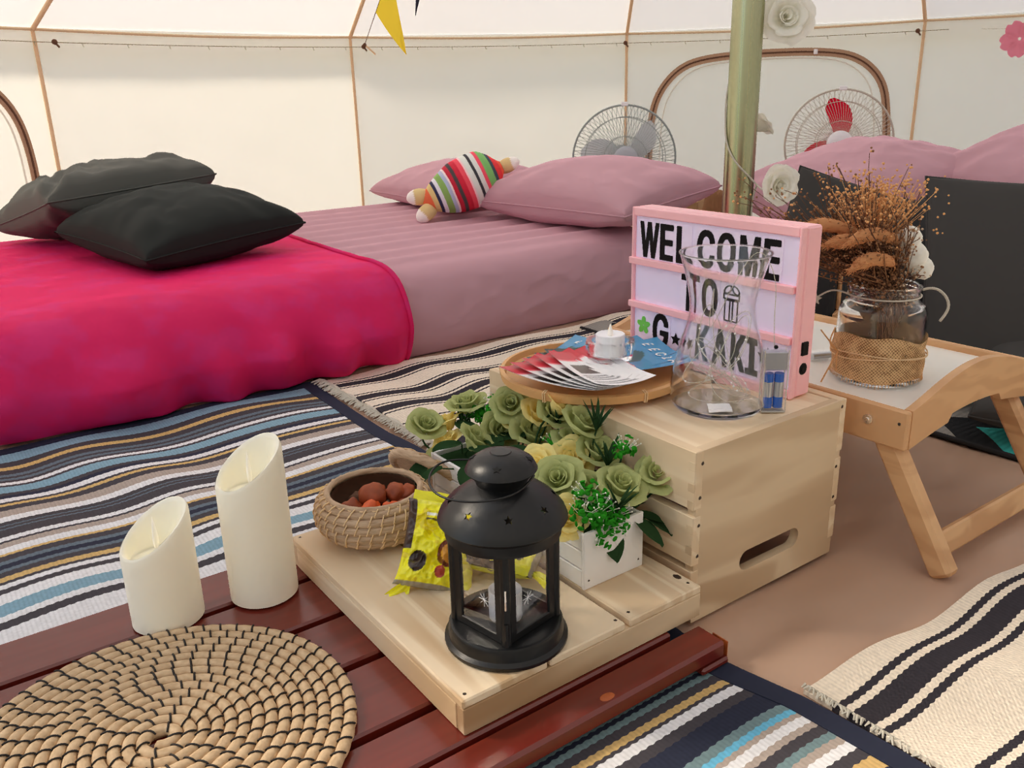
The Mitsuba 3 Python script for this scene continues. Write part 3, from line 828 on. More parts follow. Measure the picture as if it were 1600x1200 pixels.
for x, y in ((0.400, 0.661), (0.497, 0.661), (0.518, 0.662), (0.618, 0.662), (0.642, 0.665), (0.748, 0.666), (0.400, 1.10), (0.4975, 1.10)):
    part('nail', xf(lathe([(0, 0.0003), (0.002, 0.0002), (0.0022, 0)], 10), (x, y, LZ1)), 'mat_nail', lc)
part('knot', xf(lathe([(0, 0.0003), (0.0035, 0.0002), (0.0045, 0)], 12), (0.748, 0.685, LZ1), scale=[1, 1.5, 1]), 'mat_nail', lc)

# ------------------------------------------------------------------ round coiled mat
mc, MR, MT, PITCHM = np.array([0.130, 0.838]), 0.212, 15, 0.212 / 15
mt_ = thing('coiled_mat', 'round straw place mat coiled and stitched with black thread, lying on the red table', 'mat')
tt, th = [], 0.6 * 2 * PI
step = 0.0042
while True:
    rr = PITCHM * th / (2 * PI)
    if rr > MR - PITCHM / 2: break
    tt.append(th); th += step / max(rr, 0.006)
tt = np.array(tt); rr = PITCHM * tt / (2 * PI)
s_len = np.r_[0, np.cumsum(np.hypot(np.diff(rr), np.diff(tt) * (rr[1:] + rr[:-1]) / 2))]
SPC = 0.0215
ph = (s_len / SPC) % 1.0
rad_ = 0.0064 + 0.0012 * np.sin(PI * ph)
cl = np.stack([mc[0] + rr * np.cos(tt), mc[1] + rr * np.sin(tt), np.full_like(tt, ZT + 0.0063)], 1)
coil = tube(cl, rad_, 8)
coil.vertices[:, 2] = np.maximum(coil.vertices[:, 2], ZT + 0.0004)
part('coil', coil, 'mat_straw', mt_, smooth=True)
n_st = int(s_len[-1] / SPC)
st = []
for k in range(1, n_st + 1):
    s = k * SPC
    t_ = np.interp(s, s_len, tt); r0 = PITCHM * t_ / (2 * PI)
    # a slanted loop of thread over the strand, from the inner neighbour to the outer
    pts = []
    for a in np.linspace(-0.55, 0.5, 6):
        r1 = r0 + a * PITCHM
        t1 = t_ + (a * 0.0045) / max(r0, 0.01)
        z = ZT + 0.0063 + 0.0074 * math.sqrt(max(0, 1 - (a / 0.62) ** 2)) - 0.0002
        pts.append((mc[0] + r1 * math.cos(t1), mc[1] + r1 * math.sin(t1), z))
    st.append(np.array(pts))
# the 300 that show largest are parts of their own (towards the camera and inside the picture)
def vis(p):
    c = p.mean(0) - [0, 0, CAM_Z]
    d_ = c @ fw
    u, v = (c @ rt) / d_ * FOCAL + 800, -(c @ up) / d_ * FOCAL + 600
    inside = (-5 < u < 1600) and (0 < v < 1205)
    return (0 if inside else 10) + np.linalg.norm(c)
order = sorted(range(len(st)), key=lambda k: vis(st[k]))
for k in order[:300]:
    part('stitch', tube(st[k], 0.0012, 4), 'mat_stitch_black', mt_, smooth=True)
if order[300:]:
    part('stitch_rest', cat(*[tube(st[k], 0.0012, 4) for k in order[300:]]), 'mat_stitch_black', mt_, smooth=True)
    labels[mt_ + '__stitch_rest'] = {'label': 'black stitches', 'kind': 'stuff'}


# ------------------------------------------------------------------ two wax candles with slanted tops
def candle(label, cx, cy, r, zlo, zhi, azim):
    key = thing('pillar_candle', label, 'candle')
    n = 72
    a = np.arange(n) * 2 * PI / n
    s = 0.5 + 0.5 * np.cos(a - azim)
    rimz = zlo + (zhi - zlo) * (ss_np(s) * 0.75 + s * 0.25) + 0.002 * np.sin(3 * a + 1)
    rows = []
    z0 = ZT + 0.0005
    for f_, dr_ in ((0, -0.006), (0.0, -0.002), (0.02, 0), (0.3, 0), (0.6, 0), (0.85, 0), (0.97, -0.0004), (1.0, -0.003)):
        rows.append(np.stack([cx + (r + dr_) * np.cos(a), cy + (r + dr_) * np.sin(a), z0 + (rimz - z0) * f_ + (0.003 if dr_ == -0.002 and f_ == 0 else 0)], 1))
    for dz, dr_ in ((-0.001, -0.006), (-0.006, -0.0085), (-0.02, -0.010)):
        rows.append(np.stack([cx + (r + dr_) * np.cos(a), cy + (r + dr_) * np.sin(a), rimz + dz], 1))
    zf = zlo - 0.020
    for dr_ in (-0.011, -0.020, -0.038):
        rows.append(np.stack([cx + (r + dr_) * np.cos(a), cy + (r + dr_) * np.sin(a), np.full(n, zf - (0.0 if dr_ < -0.012 else 0.0))], 1))
    P = np.array(rows)
    m = gridmesh(P, wrap_v=True)
    V = np.vstack([m.vertices, [[cx, cy, z0], [cx, cy, zf]]]); nv = len(m.vertices)
    j = np.arange(n); j2 = (j + 1) % n; last = (len(rows) - 1) * n
    body = tm(V, np.vstack([m.faces[:, ::-1], np.stack([j * 0 + nv, j2, j], 1), np.stack([j * 0 + nv + 1, last + j, last + j2], 1)]))
    trimesh.repair.fix_normals(body)
    part('wax', body, 'mat_wax', key, smooth=50)
    fl = lathe([(0.0, 0.0), (0.003, 0.0), (0.0032, 0.010), (0.0062, 0.016), (0.0068, 0.022), (0.004, 0.034), (0.0, 0.046)], 16)
    part('flame', xf(fl, (cx, cy, zf), scale=[1, 0.5, (zhi - zf - 0.008) / 0.046], rz=60), 'mat_flame', key, smooth=True)
    return key


def ss_np(x): return x * x * (3 - 2 * x)


candle('short cream wax candle with a slanted rim, left of the taller one', 0.203, 1.082, 0.0455, 0.150, 0.199, math.radians(8))
candle('tall cream wax candle with a slanted rim, beside the corner of the flat crate', 0.327, 1.060, 0.0455, 0.215, 0.264, math.radians(8))


# ------------------------------------------------------------------ seagrass basket, lid and its potpourri
def coil_stack(key, cx, cy, z0, rings, mat_, stitch_mat, tilt=None, spacing=0.016):
    M = np.eye(4) if tilt is None else tilt
    for k, (r, z, h) in enumerate(rings):
        a = np.linspace(0, 2 * PI, 56, endpoint=False)
        rad = h * (1 + 0.05 * np.sin(a * 23 + k))
        m = tube(np.stack([r * np.cos(a), r * np.sin(a), 0 * a + z], 1), rad, 10, closed=True)
        m.apply_transform(M); m.apply_translation([cx, cy, z0])
        part('coil', m, mat_, key, smooth=True)
    out = []
    for k, (r, z, h) in enumerate(rings):
        n = max(6, int(2 * PI * r / spacing))
        r2, z2 = rings[min(k + 1, len(rings) - 1)][:2]
        for q in range(n):
            a = (q + 0.5 * (k % 2)) * 2 * PI / n
            dz, dr_ = z2 - z, r2 - r
            L_ = math.hypot(dz, dr_) + 1e-9
            nx, nz = (dz / L_, -dr_ / L_) if k < len(rings) - 1 else (1, 0)
            pts = []
            for s in np.linspace(-0.5, 0.9, 6):
                off = h * 1.10 * (1 - 0.35 * abs(s - 0.2))
                ra, za = r + dr_ * s + nx * off, z + dz * s + nz * off
                aa = a + 0.25 * s * spacing / r
                pts.append((ra * math.cos(aa), ra * math.sin(aa), za))
            out.append(tube(pts, 0.0012, 4))
    m = cat(*out); m.apply_transform(M); m.apply_translation([cx, cy, z0])
    part('stitching', m, stitch_mat, key, smooth=True)
    labels[key + '__stitching'] = {'label': 'paler split-cane stitches', 'kind': 'stuff'}


bkt = thing('seagrass_basket', 'round coiled seagrass basket of dried fruit on the flat crate', 'basket')
BX, BY = 0.497, 1.044
rings = [(0.050, 0.007, 0.0068), (0.063, 0.013, 0.0068), (0.074, 0.021, 0.0068), (0.0805, 0.032, 0.0068), (0.0815, 0.043, 0.0066), (0.079, 0.053, 0.0064), (0.073, 0.062, 0.0058), (0.067, 0.068, 0.0048)]
coil_stack(bkt, BX, BY, LZ1 + 0.0005, rings, 'mat_seagrass', 'mat_stitch_light')
part('base', lathe([(0, 0.002), (0.05, 0.002), (0.05, 0.008), (0, 0.008)], 32, (BX, BY, LZ1)), 'mat_seagrass', bkt)
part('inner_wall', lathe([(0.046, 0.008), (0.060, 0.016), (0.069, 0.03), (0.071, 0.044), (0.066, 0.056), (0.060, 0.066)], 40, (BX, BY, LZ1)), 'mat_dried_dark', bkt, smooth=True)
lid = thing('basket_lid', 'coiled seagrass lid leaning behind the round basket', 'lid')
Ml = frame_to([0.72, 0.22, 0.62], (0, 0, 0))
coil_stack(lid, 0.628, 1.100, 0.1130, [(0.072, 0.0, 0.0085), (0.057, 0.005, 0.0078), (0.042, 0.009, 0.0078), (0.027, 0.012, 0.0078), (0.012, 0.014, 0.0078)], 'mat_seagrass', 'mat_stitch_light', Ml, 0.026)
m = lathe([(0, 0.006), (0.066, -0.004)], 32); m.apply_transform(Ml); m.apply_translation([0.628, 1.100, 0.1130])
part('underside', m, 'mat_seagrass', lid, smooth=True)
pots = [(0.000, 0.004, 0.050, 0.021, 0), (0.030, -0.010, 0.050, 0.016, 0), (0.046, -0.018, 0.046, 0.015, 0), (-0.020, -0.026, 0.040, 0.018, 1), (0.004, -0.040, 0.038, 0.017, 1), (-0.034, 0.006, 0.036, 0.016, 0), (0.018, 0.030, 0.034, 0.017, 0), (-0.010, 0.034, 0.030, 0.016, 2), (0.026, -0.036, 0.036, 0.014, 0), (-0.036, -0.018, 0.030, 0.014, 2), (0.044, 0.014, 0.032, 0.014, 2)]
for k, (dx, dy, dz, r, o) in enumerate(pots):
    b = ball(r, 2); v = b.vertices / r
    aa = np.arctan2(v[:, 1], v[:, 0])
    f_ = 1 + 0.12 * np.cos(aa * 6) * (1 - v[:, 2] ** 2) + 0.35 * fbm3(v + k, 1.6, 2, k)
    b.vertices = v * r * f_[:, None] * [1, 1, 0.85]
    lb = ['rusty brown dried fruit pod in the seagrass basket', 'bright orange dried fruit slice in the seagrass basket', 'dark brown dried pod in the seagrass basket'][o]
    single('dried_pod', xf(b, (BX + dx, BY + dy, LZ1 + dz + 0.008), rx=20 * k, ry=33 * k), ['mat_potpourri', 'mat_potpourri_orange', 'mat_dried_dark'][o], lb, 'dried fruit', 'dried fruit in the basket', smooth=True)

# ------------------------------------------------------------------ black lantern
LCX, LCY = 0.497, 0.719
lan = thing('lantern', 'black metal lantern with four glass panes and star cut-outs on the flat crate', 'lantern')
z = LZ1
part('base', lathe([(0, 0.0005), (0.0705, 0.0005), (0.0725, 0.003), (0.0725, 0.0065), (0.0700, 0.0085), (0.0680, 0.010), (0.0672, 0.022), (0.0655, 0.0255), (0.0620, 0.027), (0, 0.027)], 64, (LCX, LCY, z)), 'mat_black_metal', lan, smooth=40)
# posts and door frames: four sides, one corner towards the camera
ang0 = math.atan2(-LCY, -LCX)
HW = 0.0575
cor = [np.array([LCX + HW * math.cos(ang0 + k * PI / 2), LCY + HW * math.sin(ang0 + k * PI / 2)]) for k in range(4)]
zb, zt = z + 0.027, z + 0.140
for k in range(4):
    c = cor[k]
    part('post', tube([(c[0], c[1], zb - 0.002), (c[0], c[1], zt + 0.004)], 0.0060, 10), 'mat_black_metal', lan, smooth=30)
    a_, b_ = cor[k], cor[(k + 1) % 4]
    d_ = (b_ - a_) / np.linalg.norm(b_ - a_)
    mid = (a_ + b_) / 2; outn = (mid - [LCX, LCY]); outn /= np.linalg.norm(outn)
    mid = mid + outn * 0.0015
    W_ = np.linalg.norm(b_ - a_) / 2 - 0.004
    fr = []
    for s in (-1, 1):
        p = mid + d_ * s * (W_ - 0.004)
        fr.append(bar((p[0], p[1], zb + 0.001), (p[0], p[1], zt - 0.001), 0.0115, 0.004, 0.001, side=(d_[0], d_[1], 0)))
    for zz in (zb + 0.005, zt - 0.005):
        p, q_ = mid - d_ * W_, mid + d_ * W_
        fr.append(bar((p[0], p[1], zz), (q_[0], q_[1], zz), 0.0105, 0.004, 0.001, side=(0, 0, 1)))
    fk = part('pane_frame', cat(*fr), 'mat_black_metal', lan)
    pw = W_ - 0.007
    p, q_ = mid - d_ * pw, mid + d_ * pw
    gl = tm([(p[0], p[1], zb + 0.008), (q_[0], q_[1], zb + 0.008), (q_[0], q_[1], zt - 0.008), (p[0], p[1], zt - 0.008)], [[0, 1, 2, 3]])
    scene[fk + '__pane'] = mikit.ply(gl, 'mat_pane')
    # frosted snow star etched on the pane
    sp_ = mid + outn * 0.0012
    sm = []
    for t in range(4):
        aa = t * PI / 4
        vx = np.array([d_[0] * math.cos(aa), d_[1] * math.cos(aa), math.sin(aa)]) * 0.0085
        c3 = np.array([sp_[0] + d_[0] * (0.010 if k == 3 else -0.008), sp_[1] + d_[1] * (0.010 if k == 3 else -0.008), zb + 0.046])
        sm.append(bar(c3 - vx, c3 + vx, 0.0007, 0.0004, 0.0001, side=(outn[0], outn[1], 0)))
    if k in (0, 3):
        scene[fk + '__etched_star'] = mikit.ply(cat(*sm), 'mat_white_plastic')
c = cor[0]; toc = np.array([math.cos(ang0), math.sin(ang0)])
part('hinge', tube([(c[0] + toc[0] * 0.004, c[1] + toc[1] * 0.004, zb + 0.010), (c[0] + toc[0] * 0.004, c[1] + toc[1] * 0.004, zb + 0.030)], 0.0035, 8), 'mat_black_metal', lan, smooth=30)
part('latch', tube([(c[0] + toc[0] * 0.006, c[1] + toc[1] * 0.006, zb + 0.048), (c[0] + toc[0] * 0.009, c[1] + toc[1] * 0.009, zb + 0.060), (c[0] + toc[0] * 0.006, c[1] + toc[1] * 0.006, zb + 0.072)], 0.0012, 6), 'mat_steel', lan)
# dome with star holes
DZ = 0.008
dome = lathe([(r_0, z_0 + DZ) for r_0, z_0 in [(0.066, 0.131), (0.0665, 0.136), (0.0655, 0.143), (0.071, 0.147), (0.0735, 0.150), (0.0705, 0.158), (0.060, 0.171), (0.046, 0.182), (0.033, 0.189), (0.0285, 0.191),
              (0.0285, 0.1895), (0.0325, 0.1872), (0.045, 0.180), (0.0585, 0.1695), (0.0685, 0.157), (0.0700, 0.151), (0.0640, 0.1455), (0.0640, 0.131)]], 72, (LCX, LCY, z), closed=True)
trimesh.repair.fix_normals(dome)
cap = lathe([(r_0, z_0 + DZ) for r_0, z_0 in [(0.0285, 0.189), (0.0285, 0.193), (0.034, 0.202), (0.039, 0.2055), (0.0405, 0.2075), (0.0395, 0.2095), (0.036, 0.216), (0.026, 0.223), (0.012, 0.2262), (0.0115, 0.2275), (0, 0.228)]], 64, (LCX, LCY, z))


def cut_stars(mesh, spots, ro):
    try:
        A = manifold3d.Manifold(manifold3d.Mesh(np.asarray(mesh.vertices, np.float32), np.asarray(mesh.faces, np.uint32)))
        if A.is_empty(): return mesh
        for (p, n) in spots:
            s_ = prism(star_poly(ro, ro * 0.45), 0.012); s_.apply_translation([0, 0, -0.006])
            s_.apply_transform(frame_to(n, p))
            B = manifold3d.Manifold(manifold3d.Mesh(np.asarray(s_.vertices, np.float32), np.asarray(s_.faces, np.uint32)))
            A = A - B
        mm_ = A.to_mesh()
        return trimesh.Trimesh(mm_.vert_properties[:, :3], mm_.tri_verts, process=False)
    except Exception:
        return mesh


spots = []
for k in range(8):
    a = ang0 + 0.10 + (k - 0.0) * PI / 4 * 1.0
    n = np.array([math.cos(a) * 0.68, math.sin(a) * 0.68, 0.73])
    spots.append((np.array([LCX + 0.0575 * math.cos(a), LCY + 0.0575 * math.sin(a), z + 0.1718 + DZ]), n))
dome.merge_vertices()
part('dome', cut_stars(dome, spots, 0.0058), 'mat_black_metal', lan, smooth=25)
ck = part('cap', cap, 'mat_black_metal', lan, smooth=40)
for k in range(4):
    a = ang0 - 0.15 + k * PI / 2
    n = np.array([math.cos(a) * 0.50, math.sin(a) * 0.50, 0.86])
    s_ = prism(star_poly(0.0052, 0.0024), 0.0006); s_.apply_transform(frame_to(n, (LCX + 0.0318 * math.cos(a), LCY + 0.0318 * math.sin(a), z + 0.2192 + DZ)))
    scene[f'{ck}__star_hole' + ('' if k == 0 else f'_{k:03d}')] = mikit.ply(s_, 'mat_hole')
# wire handle folded down to the left
hp = spline([(0.036, -0.004, 0.199), (0.010, -0.046, 0.196), (-0.050, -0.050, 0.194), (-0.078, -0.016, 0.197), (-0.066, 0.030, 0.203), (-0.030, 0.034, 0.203)], 40)
Mh = np.eye(4); ca, sa = math.cos(-0.62), math.sin(-0.62)
Mh[:2, :2] = [[ca, -sa], [sa, ca]]; Mh[:3, 3] = [LCX, LCY, z + DZ]
hm = tube(hp, 0.0013, 6); hm.apply_transform(Mh)
part('handle', hm, 'mat_black_metal', lan, smooth=True)


def tealight(label, c, zb, r=0.0195, h=0.030):
    key = thing('tea_light', label, 'candle')
    part('body', lathe([(0, 0), (r, 0), (r, h - 0.001), (r - 0.001, h), (r - 0.0035, h - 0.001), (0.004, h - 0.003), (0, h - 0.003)], 40, (c[0], c[1], zb)), 'mat_white_plastic', key, smooth=40)
    part('flame', lathe([(0, 0), (0.0045, 0), (0.0042, 0.006), (0.0016, 0.016), (0, 0.020)], 16, (c[0], c[1], zb + h - 0.004)), 'mat_flame', key, smooth=True)


tealight('white battery tea light inside the black lantern', (LCX, LCY), z + 0.0275, 0.0195, 0.036)

# ------------------------------------------------------------------ yellow sweet bags
def bag(label, loc, w, h, rx, ry, rz, seed):
    key = thing('snack_bag', label, 'snack bag', 'yellow snack bags')
    n = 96
    u = np.linspace(-1, 1, n)
    Ug, Vg = np.meshgrid(u, u, indexing='ij')
    body = np.clip(1 - np.abs(Vg) ** 4, 0, 1) ** 0.6 * np.clip(1 - Ug ** 2, 0, 1) ** 0.5
    q = np.stack([Ug, Vg, Ug * 0 + seed], -1)
    crumple = 1 - 2 * np.abs(fbm3(q, 2.6, 3, seed)) * 1.5
    Z = body * 0.020 + (crumple - 0.6) * 0.017 * (0.35 + body)
    Xb = Ug * w / 2 * (1 + 0.08 * (Vg ** 4) * np.sign(Ug) * 0) * (1 - 0.10 * (1 - Vg ** 4)); Yb = Vg * h / 2
    top = np.stack([Xb, Yb, Z], -1); bot = np.stack([Xb, Yb, -body * 0.018], -1)
    colr = np.zeros((n, n, 3)); colr[:] = S(238, 232, 30)
    fade = fbm3(q, 3.0, 2, seed + 9)
    colr[fade > 0.12] = S(222, 204, 20)
    for cx_, cy_, r_, cc in ((0.25, -0.2, 0.30, S(112, 50, 30)), (0.25, -0.2, 0.20, S(214, 150, 60)), (0.45, 0.45, 0.26, S(132, 60, 34)), (0.45, 0.45, 0.15, S(222, 160, 80)), (-0.55, -0.45, 0.24, S(40, 24, 20)), (0.1, -0.62, 0.14, S(176, 66, 50))):
        colr[((Ug - cx_) ** 2 + (Vg - cy_) ** 2) < r_ ** 2] = cc
    colr[(Vg > 0.86)] = S(226, 224, 60)
    colr[(Vg < -0.90)] = S(150, 140, 120)
    colr[(np.abs(Vg - 0.62) < 0.035) & (np.abs(Ug) < 0.5)] = S(250, 250, 240)
    colr[(np.abs(Vg - 0.50) < 0.02) & (Ug > -0.5) & (Ug < 0.1)] = S(90, 80, 40)
    colr[(Ug < -0.78) & (Vg > -0.2)] = S(60, 42, 38)
    a, b = gridmesh(top), gridmesh(bot); b.faces = b.faces[:, ::-1]
    m = trimesh.Trimesh(np.vstack([a.vertices, b.vertices]), np.vstack([a.faces, b.faces + n * n]), process=False)
    cbot = np.zeros((n * n, 3)); cbot[:] = S(205, 200, 40)
    part('wrapper', xf(m, loc, rx, ry, rz), 'mat_vertex_gloss', key, smooth=True, color=np.vstack([colr.reshape(-1, 3), cbot]))
    for sgn, nm in ((1, 'crimped_end'), (-1, 'twisted_end')):
        tw = np.linspace(-1, 1, 18)
        fan_ = 0.44 if sgn > 0 else 0.20
        G = np.stack([np.stack([tw * w * ((0.06 + 5.0 * dy) if sgn < 0 else fan_) - (w * 0.34 + dy * 0.5 if sgn < 0 else 0), 0 * tw + sgn * (h / 2 - 0.003 + dy), 0.003 * np.sin(tw * 6 + dy * 200)], 1) for dy in np.linspace(0, 0.016 if sgn > 0 else 0.024, 6)], 0)
        part(nm, xf(gridmesh(G), loc, rx, ry, rz), 'mat_vertex_gloss', key, smooth=True, color=np.tile(S(236, 230, 40), (G.shape[0] * G.shape[1], 1)))


bag('yellow crinkled snack bag with brown pictures standing between the basket and the lantern', (0.508, 0.882, 0.128), 0.105, 0.115, 50, 12, -36, 3)
bag('yellow snack bag lying flat behind the lantern', (0.575, 0.845, 0.106), 0.085, 0.11, 6, 4, 40, 8)
labels['snack_bag'].pop('group'); labels['snack_bag_001'].pop('group')
# ------------------------------------------------------------------ white planter boxes and their artificial flowers
def planter(label, x0, x1, y0, y1, z0, h):
    key = thing('planter_box', label, 'planter')
    t = 0.005
    part('end_panel', box(x0, x1, y0, y0 + t, z0, z0 + h, 0.0008), 'mat_white_paint', key)
    part('end_panel', box(x0, x1, y1 - t, y1, z0, z0 + h, 0.0008), 'mat_white_paint', key)
    for k in range(3):
        za, zb_ = z0 + h * k / 3 + 0.0008, z0 + h * (k + 1) / 3 - 0.0008
        part('slat', box(x0 + 0.0008, x0 + 0.0055, y0 + t + 0.0002, y1 - t - 0.0002, za, zb_, 0.0012), 'mat_white_paint', key)
        part('slat', box(x1 - 0.0055, x1 - 0.0008, y0 + t + 0.0002, y1 - t - 0.0002, za, zb_, 0.0012), 'mat_white_paint', key)
    part('foam', box(x0 + 0.006, x1 - 0.006, y0 + t, y1 - t, z0 + 0.004, z0 + h - 0.006, 0.003), 'mat_leaf_dark', key)
    for dx in (0.008, x1 - x0 - 0.008):
        part('nail', xf(lathe([(0, 0.0004), (0.0013, 0.0003), (0.0015, 0)], 8), (x0 + dx, y0, z0 + 0.012), rx=90), 'mat_nail', key)


planter('white slatted planter box of artificial roses, right beside the lantern', 0.630, 0.733, 0.734, 0.852, LZ1 + 0.0005, 0.080)
planter('white slatted planter box of artificial roses, behind the lantern by the basket lid', 0.618, 0.716, 0.866, 1.085, LZ1 + 0.0005, 0.080)


def petal(a0, half, r0, r1, h, curl, cup, n=7, seed=0):
    r_ = np.random.default_rng(seed)
    u = np.linspace(-1, 1, n); v = np.linspace(0, 1, n)
    Ug, Vg = np.meshgrid(u, v, indexing='ij')
    w = half * (0.45 + 0.75 * np.sin(PI * np.clip(Vg * 0.72 + 0.1, 0, 1))) * (1 - 0.25 * np.clip(Vg - 0.8, 0, 1))
    ang = a0 + w * Ug
    rad = r0 + (r1 - r0) * Vg ** cup + curl * np.clip(Vg - 0.65, 0, 1) ** 2 * 6 * (1 - 0.3 * Ug ** 2)
    Z = h * (1 - (1 - Vg) ** 1.5) * (1 - 0.10 * Ug ** 2 * Vg) - curl * np.clip(Vg - 0.7, 0, 1) ** 2 * 5 + 0.05 * h * np.sin(Ug * 5 + r_.uniform(0, 6)) * Vg
    rad = rad * (1 + 0.05 * np.sin(Ug * 4 + r_.uniform(0, 6)) * Vg)
    return gridmesh(np.stack([rad * np.cos(ang), rad * np.sin(ang), Z], -1))


def rose_shapes(matk, seed, n_out=5, n_mid=4):
    """unit rose of radius 1, opening along +z: (bud, [petals])."""
    r_ = np.random.default_rng(seed)
    bud = [petal(k * 2.2, 1.9, 0.04 + 0.05 * k, 0.12 + 0.08 * k, 0.98 - 0.04 * k, 0.02, 1.0, seed=seed + k) for k in range(4)]
    out = [mikit.ply(cat(*bud), matk, smooth=True)]
    for k in range(n_mid):
        out.append(mikit.ply(petal(k * 2 * PI / n_mid + r_.uniform(-0.2, 0.2), 0.95, 0.12, 0.60 + r_.uniform(-0.04, 0.04), 0.92, 0.10, 0.75, seed=seed + 20 + k), matk, smooth=True))
    for k in range(n_out):
        out.append(mikit.ply(petal(k * 2 * PI / n_out + 0.4 + r_.uniform(-0.2, 0.2), 0.85, 0.14, 0.84 + r_.uniform(-0.06, 0.06), 0.70 + r_.uniform(-0.06, 0.06), 0.22, 0.62, seed=seed + 40 + k), matk, smooth=True))
    return out


ROSE = {c: [rose_shapes(m, s + o) for s in (1, 2, 3)] for c, m, o in (('g', 'mat_rose_green', 0), ('y', 'mat_rose_yellow', 30), ('w', 'mat_rose_white', 60))}


def rose_into(parent, shapes, M, prefix=''):
    for k, sh in enumerate(shapes):
        part_copy('bud' if k == 0 else 'petal', sh, parent, tf(M))


def put_rose(c, loc, n, r, k, spin):
    lab = {'g': ('pale green artificial rose in the planters', 'green roses in the planters'), 'y': ('butter yellow artificial rose in the planters', 'yellow roses in the planters')}[c]
    key = thing('artificial_rose', lab[0], 'rose', lab[1])
    r = r * 1.13
    M = frame_to(n, loc, spin) @ np.diag([r, r, r * 0.95, 1.0])
    rose_into(key, ROSE[c][k % 3], M)
    foot = np.asarray(loc, float); nn = np.asarray(n, float) / np.linalg.norm(n)
    st_ = np.array([np.clip(foot[0], 0.645, 0.70), np.clip(foot[1], 0.745, 1.07), LZ1 + 0.066])
    part('stem', tube(spline([foot + nn * 0.004, foot - nn * 0.012, st_], 8), 0.0016, 5), 'mat_leaf_dark', key, smooth=True)


# where each flower stands: (kind, x, y, z, facing, radius)
flowers = [
    ('g', 0.642, 1.137, 0.187, (-0.00, -0.50, 0.87), 0.031),
    ('g', 0.722, 1.139, 0.203, (-0.17, -0.00, 0.99), 0.033),
    ('g', 0.744, 1.044, 0.225, (-0.42, -0.59, 0.69), 0.03),
    ('g', 0.670, 1.036, 0.184, (0.48, -0.43, 0.77), 0.032),
    ('g', 0.725, 1.048, 0.184, (-0.07, -0.73, 0.67), 0.032),
    ('g', 0.743, 0.985, 0.193, (0.02, -0.39, 0.92), 0.035),
    ('g', 0.743, 0.873, 0.244, (0.31, -0.47, 0.82), 0.032),
    ('g', 0.641, 1.091, 0.141, (-0.18, -0.10, 0.98), 0.03),
    ('g', 0.743, 0.889, 0.212, (0.03, -0.22, 0.97), 0.03),
    ('g', 0.744, 0.838, 0.212, (0.02, -0.40, 0.92), 0.031),
    ('g', 0.652, 0.811, 0.206, (-0.51, -0.36, 0.78), 0.033),
    ('g', 0.716, 0.761, 0.197, (0.03, -0.44, 0.90), 0.033),
    ('g', 0.773, 0.749, 0.203, (-0.52, -0.41, 0.75), 0.03),
    ('g', 0.683, 0.795, 0.189, (-0.54, -0.27, 0.80), 0.026),
    ('g', 0.743, 0.933, 0.243, (-0.01, -0.65, 0.76), 0.026),
    ('y', 0.684, 1.139, 0.182, (-0.22, 0.39, 0.89), 0.027),
    ('y', 0.663, 1.109, 0.161, (-0.37, 0.21, 0.91), 0.026),
    ('y', 0.744, 1.036, 0.199, (-0.10, -0.31, 0.95), 0.022),
    ('y', 0.745, 0.973, 0.230, (0.06, -0.59, 0.81), 0.028),
    ('y', 0.662, 0.867, 0.203, (-0.71, -0.19, 0.68), 0.03),
    ('y', 0.719, 0.864, 0.199, (-0.53, -0.47, 0.71), 0.032),
    ('y', 0.628, 0.765, 0.178, (-0.36, -0.78, 0.51), 0.027),
    ('y', 0.745, 0.926, 0.255, (0.64, -0.38, 0.67), 0.024),
]
for k, (c, x, y, zz, n, r) in enumerate(flowers):
    nn = np.array(n) / np.linalg.norm(n)
    put_rose(c, np.array([x, y, zz]) - nn * r * 0.45, n, r, k, 0.7 * k)


